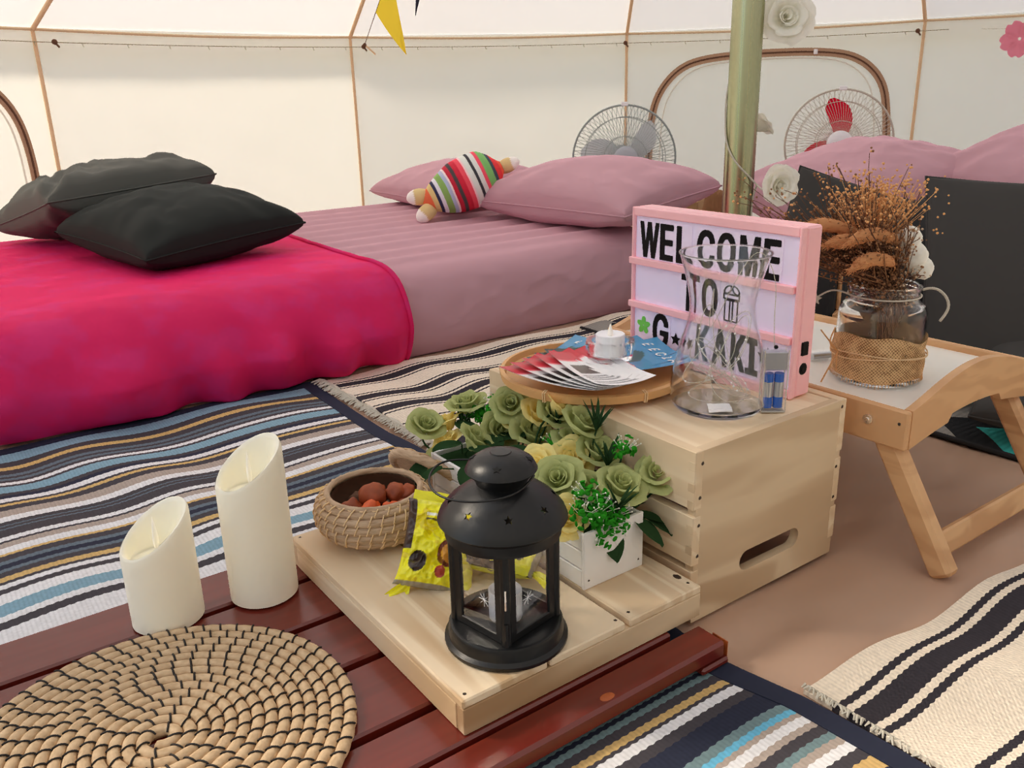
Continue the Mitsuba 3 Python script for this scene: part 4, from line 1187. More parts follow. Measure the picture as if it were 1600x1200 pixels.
def sprig(label, loc, n, kind, seed):
    """small foliage sprays between the roses."""
    key = thing('foliage_spray', label, 'foliage', 'foliage sprays in the planters')
    r_ = np.random.default_rng(seed)
    loc = np.asarray(loc, float)
    M = frame_to(n, loc)
    root = np.array([np.clip(loc[0], 0.645, 0.71), np.clip(loc[1], 0.75, 1.06), LZ1 + 0.066])
    part('stem', tube(spline([loc, (loc + root) / 2 + [0, 0, -0.004], root], 8), 0.0013, 5), 'mat_leaf_dark', key, smooth=True)
    if kind == 'bright':
        ms, fl = [], []
        for _ in range(46):
            d = r_.normal(0, 1, 3); d[2] = abs(d[2]); d /= np.linalg.norm(d)
            p = d * r_.uniform(0.008, 0.024)
            lf = ball(0.0042, 1); lf.vertices *= [1, 0.8, 0.35]
            lf.apply_transform(frame_to(d + r_.normal(0, 0.4, 3), p)); ms.append(lf)
        lv = cat(*ms); lv.apply_transform(M)
        part('leaflets', lv, 'mat_leaf_bright', key, smooth=True)
        st_ = []
        for _ in range(12):
            d = r_.normal(0, 1, 3); d[2] = abs(d[2]) + 0.3; d /= np.linalg.norm(d)
            st_.append(tube([(0, 0, 0), d * 0.026], 0.0005, 4)); st_.append(xf(ball(0.0012, 0), d * 0.027))
        s_ = cat(*st_); s_.apply_transform(M)
        part('stamens', s_, 'mat_rose_white', key)
        labels[key + '__leaflets'] = {'label': 'tiny bright green leaflets', 'kind': 'stuff'}
        labels[key + '__stamens'] = {'label': 'white-tipped threads', 'kind': 'stuff'}
    else:
        for _ in range(11):
            a = r_.uniform(0, 2 * PI); t = r_.uniform(0.1, 0.6); l = r_.uniform(0.028, 0.046)
            d = np.array([math.cos(a) * t, math.sin(a) * t, 1]); d /= np.linalg.norm(d)
            s = np.cross(d, [0, 0, 1]) ; s /= np.linalg.norm(s) + 1e-9
            pts = np.linspace(0, 1, 6)
            w = 0.0028 * np.sin(PI * np.clip(pts * 0.85 + 0.12, 0, 1))
            cen = d * (pts * l)[:, None] + np.array([math.cos(a), math.sin(a), 0]) * (0.010 * pts ** 2)[:, None]
            m = gridmesh(np.stack([cen - s * w[:, None], cen + s * w[:, None]], 1)); m.apply_transform(M)
            part('blade', m, 'mat_leaf_dark', key)


bl = 'tuft of bright green plastic foliage between the roses'
dl = 'dark green spiky plastic grass between the roses'
for k, (p, n) in enumerate([((0.690, 0.742, 0.168), (-0.2, -0.7, 0.5)), ((0.664, 0.738, 0.160), (-0.3, -0.8, 0.4)), ((0.745, 1.117, 0.189), (0,-0.2,1)), ((0.743, 1.078, 0.212), (0,-0.2,1)), ((0.732, 0.919, 0.198), (0,-0.2,1)), ((0.745, 0.788, 0.228), (0,-0.2,1)), ((0.656, 0.754, 0.201), (0,-0.2,1)), ((0.635, 0.743, 0.184), (0,-0.2,1)), ((0.655, 0.736, 0.186), (0,-0.2,1)), ((0.733, 1.121, 0.184), (0,-0.2,1)),]):
    sprig(bl, p, n, 'bright', 100 + k)
for k, (p, n) in enumerate([((0.743, 0.924, 0.223), (0,-0.2,1)), ((0.745, 0.843, 0.242), (0,-0.2,1)), ((0.688, 0.736, 0.180), (0,-0.2,1)), ((0.703, 1.124, 0.172), (0,-0.2,1)), ((0.726, 0.798, 0.209), (0,-0.2,1)),]):
    sprig(dl, p, n, 'dark', 200 + k)


def leaf_mesh(l, w, bend=0.25, n=8):
    u = np.linspace(-1, 1, 5); v = np.linspace(0, 1, n)
    Ug, Vg = np.meshgrid(u, v, indexing='ij')
    ww = w / 2 * np.sin(PI * np.clip(Vg * 0.93 + 0.05, 0, 1)) ** 0.8
    return gridmesh(np.stack([Ug * ww, Vg * l, -bend * l * Vg ** 2 + 0.12 * w * np.abs(Ug)], -1))


for k, (p, az, pitch) in enumerate([((0.742, 0.765, 0.155), -50, -6), ((0.735, 0.748, 0.150), -100, -14), ((0.720, 0.742, 0.155), -150, -25), ((0.745, 0.79, 0.16), -100, 5), ((0.750, 0.770, 0.150), -30, -10), ((0.752, 0.800, 0.145), -75, -18), ((0.742, 0.752, 0.152), -140, -20), ((0.600, 1.02, 0.165), 60, -20), ((0.604, 1.075, 0.158), 110, -25), ((0.72, 0.99, 0.19), -60, 15), ((0.615, 0.94, 0.16), 110, -20), ((0.69, 0.76, 0.15), 160, -30), ((0.735, 0.85, 0.17), -90, 0), ((0.665, 0.815, 0.185), 70, 15), ((0.68, 0.77, 0.175), 20, 25), ((0.70, 0.83, 0.18), -60, 20), ((0.66, 0.90, 0.175), 100, 10), ((0.70, 0.93, 0.18), -100, 15), ((0.67, 0.97, 0.18), 30, 20), ((0.70, 1.02, 0.18), -80, 10), ((0.66, 1.06, 0.175), 90, 15), ((0.69, 1.07, 0.18), 0, 20), ((0.64, 0.99, 0.17), 120, 0), ((0.65, 0.86, 0.17), 150, 5), ((0.71, 0.80, 0.17), -120, 5), ((0.69, 0.90, 0.19), 180, 15), ((0.68, 0.98, 0.185), 200, 20), ((0.70, 1.05, 0.18), 170, 10)]):
    key = thing('rose_leaf', 'dark green plastic rose leaf in the planters', 'leaf', 'rose leaves in the planters')
    m = leaf_mesh(0.052, 0.032)
    M = rot(0, 0, az) @ rot(pitch, 0, 0); M[:3, 3] = p
    m.apply_transform(M)
    part('blade', m, 'mat_leaf_dark', key, smooth=True)
    root = np.array([np.clip(p[0], 0.645, 0.71), np.clip(p[1], 0.75, 1.06), LZ1 + 0.066])
    part('stem', tube([p, root], 0.0012, 5), 'mat_leaf_dark', key)
wf = thing('small_flower', 'small cream five-petalled flower at the right end of the roses', 'flower')
Mf = frame_to((0.2, -0.7, 0.6), (0.775, 0.835, 0.192))
for k in range(5):
    m = leaf_mesh(0.014, 0.012, 0.15); Mk = Mf @ rot(0, 0, 72 * k); m.apply_transform(Mk)
    part('petal', m, 'mat_rose_yellow', wf, smooth=True)
part('stem', tube([Mf[:3, 3], (0.705, 0.82, LZ1 + 0.066)], 0.001, 5), 'mat_leaf_dark', wf)

# ------------------------------------------------------------------ bamboo tray, leaflets, tea light in glass
TX, TY, TR = 0.866, 0.988, 0.146
tray = thing('bamboo_tray', 'round woven bamboo tray of leaflets on the wooden crate', 'tray')
part('base', lathe([(0, CRZ + 0.0005), (TR - 0.045, CRZ + 0.0005), (TR - 0.008, CRZ + 0.012), (TR - 0.008, CRZ + 0.014), (TR - 0.046, CRZ + 0.0035), (0, CRZ + 0.003)], 64, (TX, TY, 0)), 'mat_bamboo', tray, smooth=40)
part('rim', lathe([(TR - 0.008, CRZ + 0.009), (TR, CRZ + 0.010), (TR + 0.0015, CRZ + 0.022), (TR - 0.005, CRZ + 0.023), (TR - 0.008, CRZ + 0.012)], 72, (TX, TY, 0), closed=True), 'mat_bamboo', tray, smooth=40)
for a in np.arange(20, 380, 60):
    aa = math.radians(a)
    for o in (-0.012, 0.012):
        m = tube([((TR - 0.009) * math.cos(aa + o), (TR - 0.009) * math.sin(aa + o), CRZ + 0.010), ((TR + 0.0012) * math.cos(aa + o), (TR + 0.0012) * math.sin(aa + o), CRZ + 0.008), ((TR + 0.0025) * math.cos(aa + o), (TR + 0.0025) * math.sin(aa + o), CRZ + 0.022), ((TR - 0.006) * math.cos(aa + o), (TR - 0.006) * math.sin(aa + o), CRZ + 0.0242)], 0.0011, 5)
        part('binding', xf(m, (TX, TY, 0)), 'mat_stitch_light', tray)


def leaflet(label, loc, w, h, rz, kind, curl, group, tilt=0.0, k=0):
    n, m_ = 60, 34
    U, V = np.meshgrid(np.linspace(-1, 1, n), np.linspace(-1, 1, m_), indexing='ij')
    X, Y = U * w / 2, V * h / 2
    Z = curl * (U ** 2) * 0.5 + 0.5 * curl * (V ** 2)
    col = np.zeros((n, m_, 3))
    if kind == 'blue':
        col[:] = S(62, 142, 190)
        col[U > 0.45] = S(80, 152, 196)
        hill = (U < 0.42 + 0.12 * np.sin(5 * V)) & (V > -0.2)
        col[hill | (U < -0.62)] = S(44, 92, 96)
        dark = (V > 0.0 + 0.1 * np.sin(6 * U)) & (U < 0.30 - 0.2 * V)
        col[dark] = S(46, 52, 52)
    elif kind == 'red':
        col[:] = S(238, 236, 236)
        col[V > 0.62] = S(206, 40, 58); col[(V > 0.56) & (V < 0.62)] = S(240, 120, 130)
        col[(np.abs(V - 0.12) < 0.22) & (np.abs(U) < 0.75)] = S(84, 76, 70)
        col[(np.abs(V - 0.12) < 0.10) & (np.abs(U - 0.2) < 0.25)] = S(170, 150, 120)
        col[(V < -0.25) & (V > -0.85) & (np.sin(V * 60) > 0.35) & (np.abs(U) < 0.8)] = S(120, 118, 118)
    P = np.stack([X, Y, Z], -1)
    mth = slab(P, 0.0006)
    colv = np.vstack([col.reshape(-1, 3), np.tile(S(226, 226, 226), (n * m_, 1))])
    key = thing('leaflet', label, 'leaflet', group)
    M = rot(0, 0, rz) @ rot(0, tilt, 0); M[:3, 3] = loc
    mth.apply_transform(M)
    part('sheet', mth, 'mat_vertex_gloss', key, smooth=True, color=colv)
    return key, M


ORD = ['last and lowest', 'second', 'third', 'fourth', 'topmost']
for k in range(5):
    ang = 24 - 11 * k
    key, M = leaflet('blue leaflet with green hills, ' + ['lowest and leftmost', 'second from the left', 'middle one', 'second from the right', 'topmost with white title letters'][k] + ' of the blue fan', (0.885 + 0.004 * k, 1.024 - 0.014 * k, CRZ + 0.0185 + 0.0024 * k), 0.200, 0.140, ang, 'blue', 0.012, 'blue leaflets fanned on the tray', k=k)
    for q in range(5 if k == 4 else 1):
        tx = meshkit.text_mesh('EECIA'[q], 0.017, 0.0004, True)
        tx.apply_translation([-(tx.bounds[0, 0] + tx.bounds[1, 0]) / 2, -0.0085, 0])
        v_ = 0.050 - 0.025 * q
        tx.apply_transform(M @ np.array(trimesh.transformations.translation_matrix([0.074, v_, 0.0038 + 0.006 * (v_ / 0.07) ** 2])) @ rot(0, 0, -90))
        part('title_letter', tx, 'mat_paper', key)
    if k == 4:
        rr9 = np.random.default_rng(3)
        marks = [box(0.0 + rr9.uniform(0, 0.003), 0.008 + rr9.uniform(0, 0.003), 0.012 - 0.0075 * q, 0.0175 - 0.0075 * q, 0.0022, 0.0034, 0.0001) for q in range(9)]
        mk = cat(*marks); mk.apply_transform(M); part('pink_print', mk, 'mat_lb_pink', key)
for k in range(5):
    leaflet('red and white leaflet with a dark photo, ' + ['lowest and leftmost', 'second from the left', 'middle one', 'fourth from the left', 'topmost'][k] + ' of the red fan', (TX - 0.092 + 0.013 * k, TY - 0.040 - 0.005 * k, CRZ + 0.0312 + 0.0016 * k), 0.092, 0.180, 12 - 7 * k, 'red', 0.014, 'red leaflets fanned on the tray', k=k)

gh = thing('tealight_holder', 'clear ribbed glass holder on the leaflets in the bamboo tray', 'candle holder')
GX, GY, GZ = 0.872, 0.955, CRZ + 0.0405
m = lathe([(0, 0), (0.030, 0), (0.036, 0.004), (0.0405, 0.026), (0.039, 0.031), (0.029, 0.031), (0.0265, 0.011), (0, 0.009)], 64)
aa = np.arctan2(m.vertices[:, 1], m.vertices[:, 0]); outer = np.hypot(m.vertices[:, 0], m.vertices[:, 1]) > 0.0335
m.vertices[outer, :2] *= (1 - 0.05 * np.abs(np.cos(4 * aa[outer])))[:, None]
trimesh.repair.fix_normals(m)
part('glass', xf(m, (GX, GY, GZ)), 'mat_glass', gh, smooth=30)
tealight('white battery tea light in the glass holder on the bamboo tray', (GX, GY), GZ + 0.0095, 0.0225, 0.032)

# ------------------------------------------------------------------ pink letter board
B0, B1, BX0, BX1, BZ0, BZ1 = 0.730, 1.067, 1.020, 1.066, CRZ + 0.0005, 0.506
lb = thing('letter_board', 'pink light box with three rows of black letters standing on the wooden crate', 'letter board')
fr_t = 0.010
part('casing', box(BX0 + 0.012, BX1, B0, B1, BZ0, BZ1, 0.003), 'mat_lb_pink', lb)
part('casing_rim', cat(box(BX0, BX0 + 0.0118, B0, B0 + 0.005, BZ0, BZ1, 0.0015), box(BX0, BX0 + 0.0118, B1 - 0.005, B1, BZ0, BZ1, 0.0015), box(BX0, BX0 + 0.0118, B0 + 0.005, B1 - 0.005, BZ0, BZ0 + 0.012, 0.0015), box(BX0, BX0 + 0.0118, B0 + 0.005, B1 - 0.005, BZ1 - 0.014, BZ1, 0.0015)), 'mat_lb_pink', lb)
rowz = []
inner = BZ1 - 0.014 - (BZ0 + 0.012)
for k in range(3):
    z0 = BZ0 + 0.012 + inner * k / 3; z1 = BZ0 + 0.012 + inner * (k + 1) / 3
    rowz.append((z0, z1))
    part('panel', box(BX0 + 0.006, BX0 + 0.0119, B0 + 0.0052, B1 - 0.0052, z0 + 0.0002, z1 - 0.0002, 0.0004), 'mat_lb_panel', lb)
for k in (1, 2):
    zz = BZ0 + 0.012 + inner * k / 3
    part('rail', box(BX0 - 0.004, BX0 + 0.0058, B0 + 0.006, B1 + 0.002, zz - 0.0055, zz + 0.0055, 0.001), 'mat_lb_pink', lb)


def letter(ch, yc, row, hgt, wsc, mat_='mat_black', font=True, poly=None, card=True):
    """a letter card: reading direction runs from +y to -y, facing -x."""
    z0, z1 = rowz[row]
    if font:
        m = meshkit.text_mesh(ch, hgt, 0.0008, True)
        m = cat(m, xf(m, (0.0022, 0, 0)), xf(m, (-0.0022, 0, 0)))
        m.apply_translation([-(m.bounds[0, 0] + m.bounds[1, 0]) / 2, -m.bounds[0, 1], 0])
        m.apply_scale([wsc, hgt / m.bounds[1, 1], 1])
    else:
        m = poly
    zb_ = z0 + 0.0075
    M = np.eye(4); M[:3, 0], M[:3, 1], M[:3, 2], M[:3, 3] = (0, -1, 0), (0, 0, 1), (-1, 0, 0), (BX0 + 0.0049, yc, zb_)
    m.apply_transform(M)
    if card:
        w2 = abs(m.bounds[1, 1] - m.bounds[0, 1]) / 2 + 0.004
        part('card', box(BX0 + 0.0051, BX0 + 0.0057, yc - w2, yc + w2, z0 + 0.006, z1 - 0.006, 0.0001), 'mat_lb_card', lb)
    part('letter', m, mat_, lb)


H1 = 0.0590
for ch, yc, ws in (('W', 1.029, 0.52), ('E', 0.990, 0.66), ('L', 0.954, 0.66), ('C', 0.907, 0.62), ('O', 0.866, 0.60), ('M', 0.822, 0.56), ('E', 0.782, 0.66)):
    letter(ch, yc, 2, H1, ws)
letter('T', 0.938, 1, H1, 0.62); letter('O', 0.897, 1, H1, 0.60)
from shapely import affinity, union_all
ob = union_all([Polygon([(-0.014, 0), (0.014, 0), (0.014, 0.034), (-0.014, 0.034)]), Polygon([(-0.017, 0.034), (0.017, 0.034), (0.017, 0.043), (-0.017, 0.043)])])
ib = union_all([Polygon([(-0.012, 0.002), (-0.004, 0.002), (-0.004, 0.032), (-0.012, 0.032)]), Polygon([(0.004, 0.002), (0.012, 0.002), (0.012, 0.032), (0.004, 0.032)]), Polygon([(-0.015, 0.036), (0.015, 0.036), (0.015, 0.041), (-0.015, 0.041)]), Polygon([(-0.002, 0.002), (0.002, 0.002), (0.002, 0.032), (-0.002, 0.032)])])
bow = [affinity.translate(affinity.rotate(affinity.scale(Point(0, 0).buffer(0.0095), 1, 0.6).difference(affinity.scale(Point(0, 0).buffer(0.0070), 1, 0.5)), s * -38, origin=(0, 0)), s * 0.008, 0.049) for s in (-1, 1)]
gift = union_all([ob.difference(ib)] + bow)
letter('gift', 0.850, 1, H1, 1, font=False, poly=cat(*[prism(g_, 0.0008) for g_ in getattr(gift, 'geoms', [gift])]))
fl = union_all([affinity.rotate(affinity.translate(affinity.scale(Point(0, 0).buffer(0.0048), 1, 1.5), 0, 0.0085), a, origin=(0, 0)) for a in (0, 72, 144, 216, 288)])
letter('flower', 1.038, 0, H1, 1, 'mat_green_print', False, xf(cat(*[prism(g_, 0.0008) for g_ in getattr(fl, 'geoms', [fl])]), (0, 0.032, 0)))
letter('G', 0.998, 0, H1, 0.62)
letter('star', 0.963, 0, H1, 1, font=False, poly=xf(prism(star_poly(0.011, 0.005), 0.0008), (0, 0.022, 0)), card=False)
letter('star', 0.940, 0, H1, 1, font=False, poly=xf(prism(star_poly(0.011, 0.005, rot0=PI / 2 + 0.5), 0.0008), (0, 0.022, 0)), card=False)
for ch, yc, ws in (('K', 0.908, 0.55), ('A', 0.869, 0.52), ('K', 0.832, 0.55), ('I', 0.803, 0.7)):
    letter(ch, yc, 0, H1, ws)
letter('star', 0.778, 0, H1, 1, font=False, poly=xf(prism(star_poly(0.013, 0.006), 0.0008), (0, 0.036, 0)), card=False)
part('switch', box(1.038, 1.052, B0 - 0.003, B0 + 0.001, 0.319, 0.339, 0.001), 'mat_black', lb)
m = lathe([(0, 0.0018), (0.0045, 0.0018), (0.005, 0.0005), (0.0085, 0.0005), (0.009, 0)], 28); part('power_socket', xf(m, (1.046, B0 - 0.0002, 0.298), rx=90), 'mat_black', lb, smooth=30)

# ------------------------------------------------------------------ glass carafe and fairy lights
VX, VY, VZ = 0.916, 0.775, CRZ + 0.0006
vs = thing('glass_carafe', 'clear waisted glass carafe with fairy lights inside, in front of the light box', 'vase')
outp = [(0.0, 0.0), (0.045, 0.0), (0.060, 0.004), (0.0670, 0.016), (0.0680, 0.032), (0.0655, 0.055), (0.0595, 0.085), (0.0520, 0.112), (0.0470, 0.132), (0.0450, 0.148), (0.0465, 0.165), (0.0515, 0.188), (0.0575, 0.210), (0.0615, 0.224)]
op = spline(outp[2:], 40)
inn = [(r - 0.0016, z_) for r, z_ in op[::-1]]
m = lathe([tuple(p) for p in op[2:]] + [p for p in inn if p[1] > op[2, 1]], 96, (VX, VY, VZ), closed=True); trimesh.repair.fix_normals(m)
part('glass', m, 'mat_glass', vs, smooth=50)
part('foot', lathe([(0, 0), (0.045, 0), (0.058, 0.0022), (0.0615, 0.005), (0.0635, 0.0075), (0.050, 0.0065), (0, 0.005)], 72, (VX, VY, VZ)), 'mat_glass', vs, smooth=40)
a_ = np.linspace(0, 2 * PI, 72, endpoint=False)
part('lip', tube(np.stack([VX + op[-1, 0] * np.cos(a_), VY + op[-1, 0] * np.sin(a_), VZ + op[-1, 1] + 0 * a_], 1), 0.0013, 8, closed=True), 'mat_glass', vs, smooth=True)
lbm = box(-0.016, 0.016, -0.011, 0.011, 0, 0.0005, 0.0001)
part('paper_label', xf(lbm, (VX - 0.008, VY - 0.010, VZ + 0.0068), rz=-38), 'mat_paper', vs)
fy = thing('fairy_lights', 'fine wire of fairy lights tangled inside the glass carafe and led to a battery case', 'fairy lights')
r_ = np.random.default_rng(12)
pts = [(0.965, 0.722, 0.350), (0.963, 0.724, 0.40), (0.966, 0.735, 0.455), (0.955, 0.748, 0.478), (VX + 0.02, VY - 0.01, 0.45)]
a = 0.0
for k in range(46):
    zz = VZ + 0.012 + (0.165 - 0.155 * (k / 46)) * (0.6 + 0.4 * math.sin(k * 1.7)) 
    rmax = np.interp(zz - VZ, [0.01, 0.032, 0.085, 0.148, 0.2], [0.050, 0.056, 0.048, 0.036, 0.042])
    a += r_.uniform(0.8, 2.2)
    rr_ = rmax * r_.uniform(0.2, 0.95)
    pts.append((VX + rr_ * math.cos(a), VY + rr_ * math.sin(a), max(zz, VZ + 0.012)))
sp = spline(pts, 420)
d2 = np.hypot(sp[:, 0] - VX, sp[:, 1] - VY); ins = (np.arange(len(sp)) > 40)
lim = np.interp(sp[:, 2] - VZ, [0.0, 0.01, 0.032, 0.085, 0.148, 0.22], [0.048, 0.055, 0.060, 0.053, 0.040, 0.050])
k_ = np.where(ins & (d2 > lim), lim / np.maximum(d2, 1e-9), 1.0)
sp[:, 0] = VX + (sp[:, 0] - VX) * k_; sp[:, 1] = VY + (sp[:, 1] - VY) * k_
sp[:, 2] = np.where(ins, np.clip(sp[:, 2], VZ + 0.010, VZ + 0.21), sp[:, 2])
part('wire', tube(sp, 0.0005, 5), 'mat_cord', fy, smooth=True)
for k in range(60, 420, 15):
    part('bulb', xf(ball(0.0016, 1), sp[k]), 'mat_white_plastic', fy, smooth=True)
bz = CRZ + 0.0006
E0 = (0.965, 0.719)
case = box(-0.0165, 0.0165, -0.0085, 0.0085, 0, 0.092, 0.002)
part('battery_case', xf(case, (E0[0], E0[1], bz), rz=-38), 'mat_pane', fy)
part('case_cap', xf(box(-0.0155, 0.0155, -0.0075, 0.0075, 0.062, 0.088, 0.001), (E0[0], E0[1], bz), rz=-38), 'mat_battery_silver', fy)
for s in (-1, 1):
    for z0, z1, mm_ in ((0.006, 0.022, 'mat_battery_blue'), (0.022, 0.044, 'mat_battery_silver'), (0.044, 0.056, 'mat_battery_blue')):
        part('battery', xf(lathe([(0, z0), (0.0068, z0), (0.0068, z1), (0, z1)], 20), (E0[0] + s * 0.0072 * math.cos(math.radians(-38)), E0[1] + s * 0.0072 * math.sin(math.radians(-38)), bz)), mm_, fy, smooth=40)
part('case_edge', xf(cat(*[box(x_ - 0.0006, x_ + 0.0006, y_ - 0.0006, y_ + 0.0006, 0.001, 0.091, 0.0002) for x_ in (-0.0164, 0.0164) for y_ in (-0.0084, 0.0084)], box(-0.0165, 0.0165, -0.0085, 0.0085, 0, 0.0012, 0.0003)), (E0[0], E0[1], bz), rz=-38), 'mat_cord', fy)
part('power_button', xf(ball(0.003, 1), (E0[0], E0[1], bz + 0.0935)), 'mat_black', fy)

# ------------------------------------------------------------------ folding wooden tray table
ft = thing('folding_tray_table', 'folding wooden bed table with a white top that carries the burlap jar', 'table')
X0, X1, Y0, Y1, ZS = 1.128, 1.522, 0.607, 1.245, 0.228
part('top', box(X0 + 0.012, X1 - 0.012, Y0 + 0.012, Y1 - 0.012, ZS - 0.006, ZS + 0.004, 0.0005), 'mat_white_panel', ft)
part('side_rail', box(X0, X0 + 0.0118, Y0, Y1, ZS - 0.044, ZS + 0.016, 0.0025), 'mat_oak', ft)
part('side_rail', box(X1 - 0.0118, X1, Y0, Y1, ZS - 0.044, ZS + 0.016, 0.0025), 'mat_oak', ft)


def end_rail(y):
    u = np.linspace(0, 1, 40)
    w = X1 - X0 - 0.024
    top = 0.016 + 0.040 * np.sin(PI * u) ** 1.2
    bot = -0.044 + 0.022 * np.sin(PI * u) + 0.012 * ((u > 0.30) & (u < 0.70))
    outer = [(X0 + 0.012 + w * a, ZS + t) for a, t in zip(u, top)] + [(X0 + 0.012 + w * a, ZS + b) for a, b in zip(u[::-1], bot[::-1])]
    m = prism(Polygon(outer).buffer(0), 0.013)
    m.apply_transform(trimesh.transformations.rotation_matrix(PI / 2, [1, 0, 0])); m.apply_translation([0, y + 0.013, 0])
    return m


part('end_rail', end_rail(Y0), 'mat_oak', ft)
part('end_rail', end_rail(Y1 - 0.013), 'mat_oak', ft)
for ye, yf in ((0.668, 0.535), (Y1 - 0.061, Y1 + 0.072)):
    for xl in (X0 + 0.026, X1 - 0.026):
        part('leg', bar((xl, ye, ZS - 0.008), (xl, yf, 0.004), 0.030, 0.036, 0.006, side=(1, 0, 0)), 'mat_oak', ft)
    yb, zb_ = yf + (ye - yf) * 0.17, 0.004 + (ZS - 0.012) * 0.17
    part('stretcher', bar((X0 + 0.0395, yb, zb_), (X1 - 0.0395, yb, zb_), 0.036, 0.014, 0.003, side=(0, 0.4, 1)), 'mat_oak', ft)
for ye in (0.668, Y1 - 0.061):
    for xb, s in ((X0 - 0.0005, -1), (X1 + 0.0005, 1)):
        b_ = lathe([(0, 0.0030), (0.0024, 0.0030), (0.0030, 0.0022), (0.0072, 0.0018), (0.0078, 0.0)], 24)
        part('bolt', xf(b_, (xb, ye, ZS - 0.010), ry=90 * s), 'mat_steel', ft, smooth=30)
part('screw_hole', xf(lathe([(0, 0.0003), (0.0022, 0.0002), (0.0025, 0)], 10), (X0 - 0.0002, Y0 + 0.012, ZS - 0.004), ry=-90), 'mat_nail', ft)

# jar
JX, JY, JZ = 1.276, 0.752, ZS + 0.0045
jar = thing('glass_jar', 'glass jar wrapped in burlap with twine on the folding tray table', 'jar')
jo = [(0.0, 0.0), (0.060, 0.0), (0.066, 0.005), (0.067, 0.02), (0.067, 0.108), (0.064, 0.120), (0.055, 0.128), (0.0525, 0.131), (0.0525, 0.146), (0.055, 0.148), (0.055, 0.154), (0.0515, 0.156)]
ji = [(0.049, 0.154), (0.0490, 0.131), (0.0515, 0.126), (0.0605, 0.118), (0.0630, 0.107), (0.0630, 0.012), (0.058, 0.008), (0, 0.007)]
m = lathe(jo + ji, 56, (JX, JY, JZ)); trimesh.repair.fix_normals(m)
part('glass', m, 'mat_glass', jar, smooth=35)
nb, nz = 90, 26
A_, Z_ = np.meshgrid(np.linspace(0, 2 * PI, nb, endpoint=False), np.linspace(0, 1, nz), indexing='ij')
topz = 0.078 + 0.006 * np.sin(2 * A_ + 1) + 0.003 * np.sin(5 * A_)
botz = 0.010 + 0.003 * np.sin(3 * A_)
pinch = np.exp(-((Z_ - 0.62) / 0.10) ** 2)
R_ = 0.0690 + 0.0022 * np.sin(7 * A_ + 9 * Z_) * (0.4 + pinch) + 0.0012 * np.sin(23 * A_) * pinch
R_ = R_ + 0.0015
P = np.stack([JX + R_ * np.cos(A_), JY + R_ * np.sin(A_), JZ + botz + (topz - botz) * Z_], -1)
mb = gridmesh(P, wrap_u=True)
uvb = np.stack([A_ / (2 * PI), Z_], -1).reshape(-1, 2)
part('burlap', mb, 'mat_burlap', jar, smooth=True, uv=uvb)
r_ = np.random.default_rng(5)
fz_ = [tube([P[i, 0] + [0, 0, 0.002], P[i, 0] + [0.001 * math.cos(A_[i, 0]), 0.001 * math.sin(A_[i, 0]), -0.006 + r_.normal(0, 0.001)]], 0.0006, 4) for i in range(nb)]
part('frayed_edge', cat(*fz_), 'mat_bamboo', jar); labels[jar + '__frayed_edge'] = {'label': 'frayed burlap threads', 'kind': 'stuff'}
for dz in (0.046, 0.050):
    a = np.linspace(0, 2 * PI, 60, endpoint=False)
    part('twine', tube(np.stack([JX + 0.0735 * np.cos(a), JY + 0.0735 * np.sin(a), JZ + dz + 0.004 * np.sin(a * 2 + dz * 400)], 1), 0.0011, 5, closed=True), 'mat_stitch_light', jar, smooth=True)
kn = np.array([JX + 0.0745 * math.cos(2.75), JY + 0.0745 * math.sin(2.75), JZ + 0.05])
part('twine_bow', cat(*[tube(spline([kn, kn + d1, kn + d2_], 14), 0.0012, 5) for d1, d2_ in (((-0.012, 0.006, 0.012), (-0.006, 0.004, 0.040)), ((-0.010, -0.006, -0.006), (-0.006, -0.004, -0.030)), ((-0.010, 0.0, -0.012), (-0.022, 0.012, -0.0535)), ((-0.012, 0.012, 0.02), (-0.024, 0.018, 0.036)))]), 'mat_bamboo', jar, smooth=True)
a = np.linspace(0, 2 * PI, 40, endpoint=False)
part('wire_collar', tube(np.stack([JX + 0.0545 * np.cos(a), JY + 0.0545 * np.sin(a), JZ + 0.139 + 0 * a], 1), 0.0015, 6, closed=True), 'mat_cord', jar, smooth=True)
part('cord_handle', tube(spline([(JX + 0.050, JY - 0.026, JZ + 0.139), (JX + 0.075, JY - 0.045, JZ + 0.142), (JX + 0.085, JY - 0.062, JZ + 0.118), (JX + 0.072, JY - 0.058, JZ + 0.092)], 24), 0.0022, 6), 'mat_cord', jar, smooth=True)
part('cord_handle', tube(spline([(JX - 0.046, JY + 0.030, JZ + 0.139), (JX - 0.065, JY + 0.050, JZ + 0.146), (JX - 0.088, JY + 0.062, JZ + 0.136)], 16), 0.0016, 6), 'mat_cord', jar, smooth=True)
stp = prism(star_poly(0.010, 0.0045), 0.003); stp.apply_transform(frame_to((-0.8, -0.55, 0.2), (JX - 0.090, JY + 0.063, JZ + 0.133)))
part('star_charm', stp, 'mat_cord', jar)

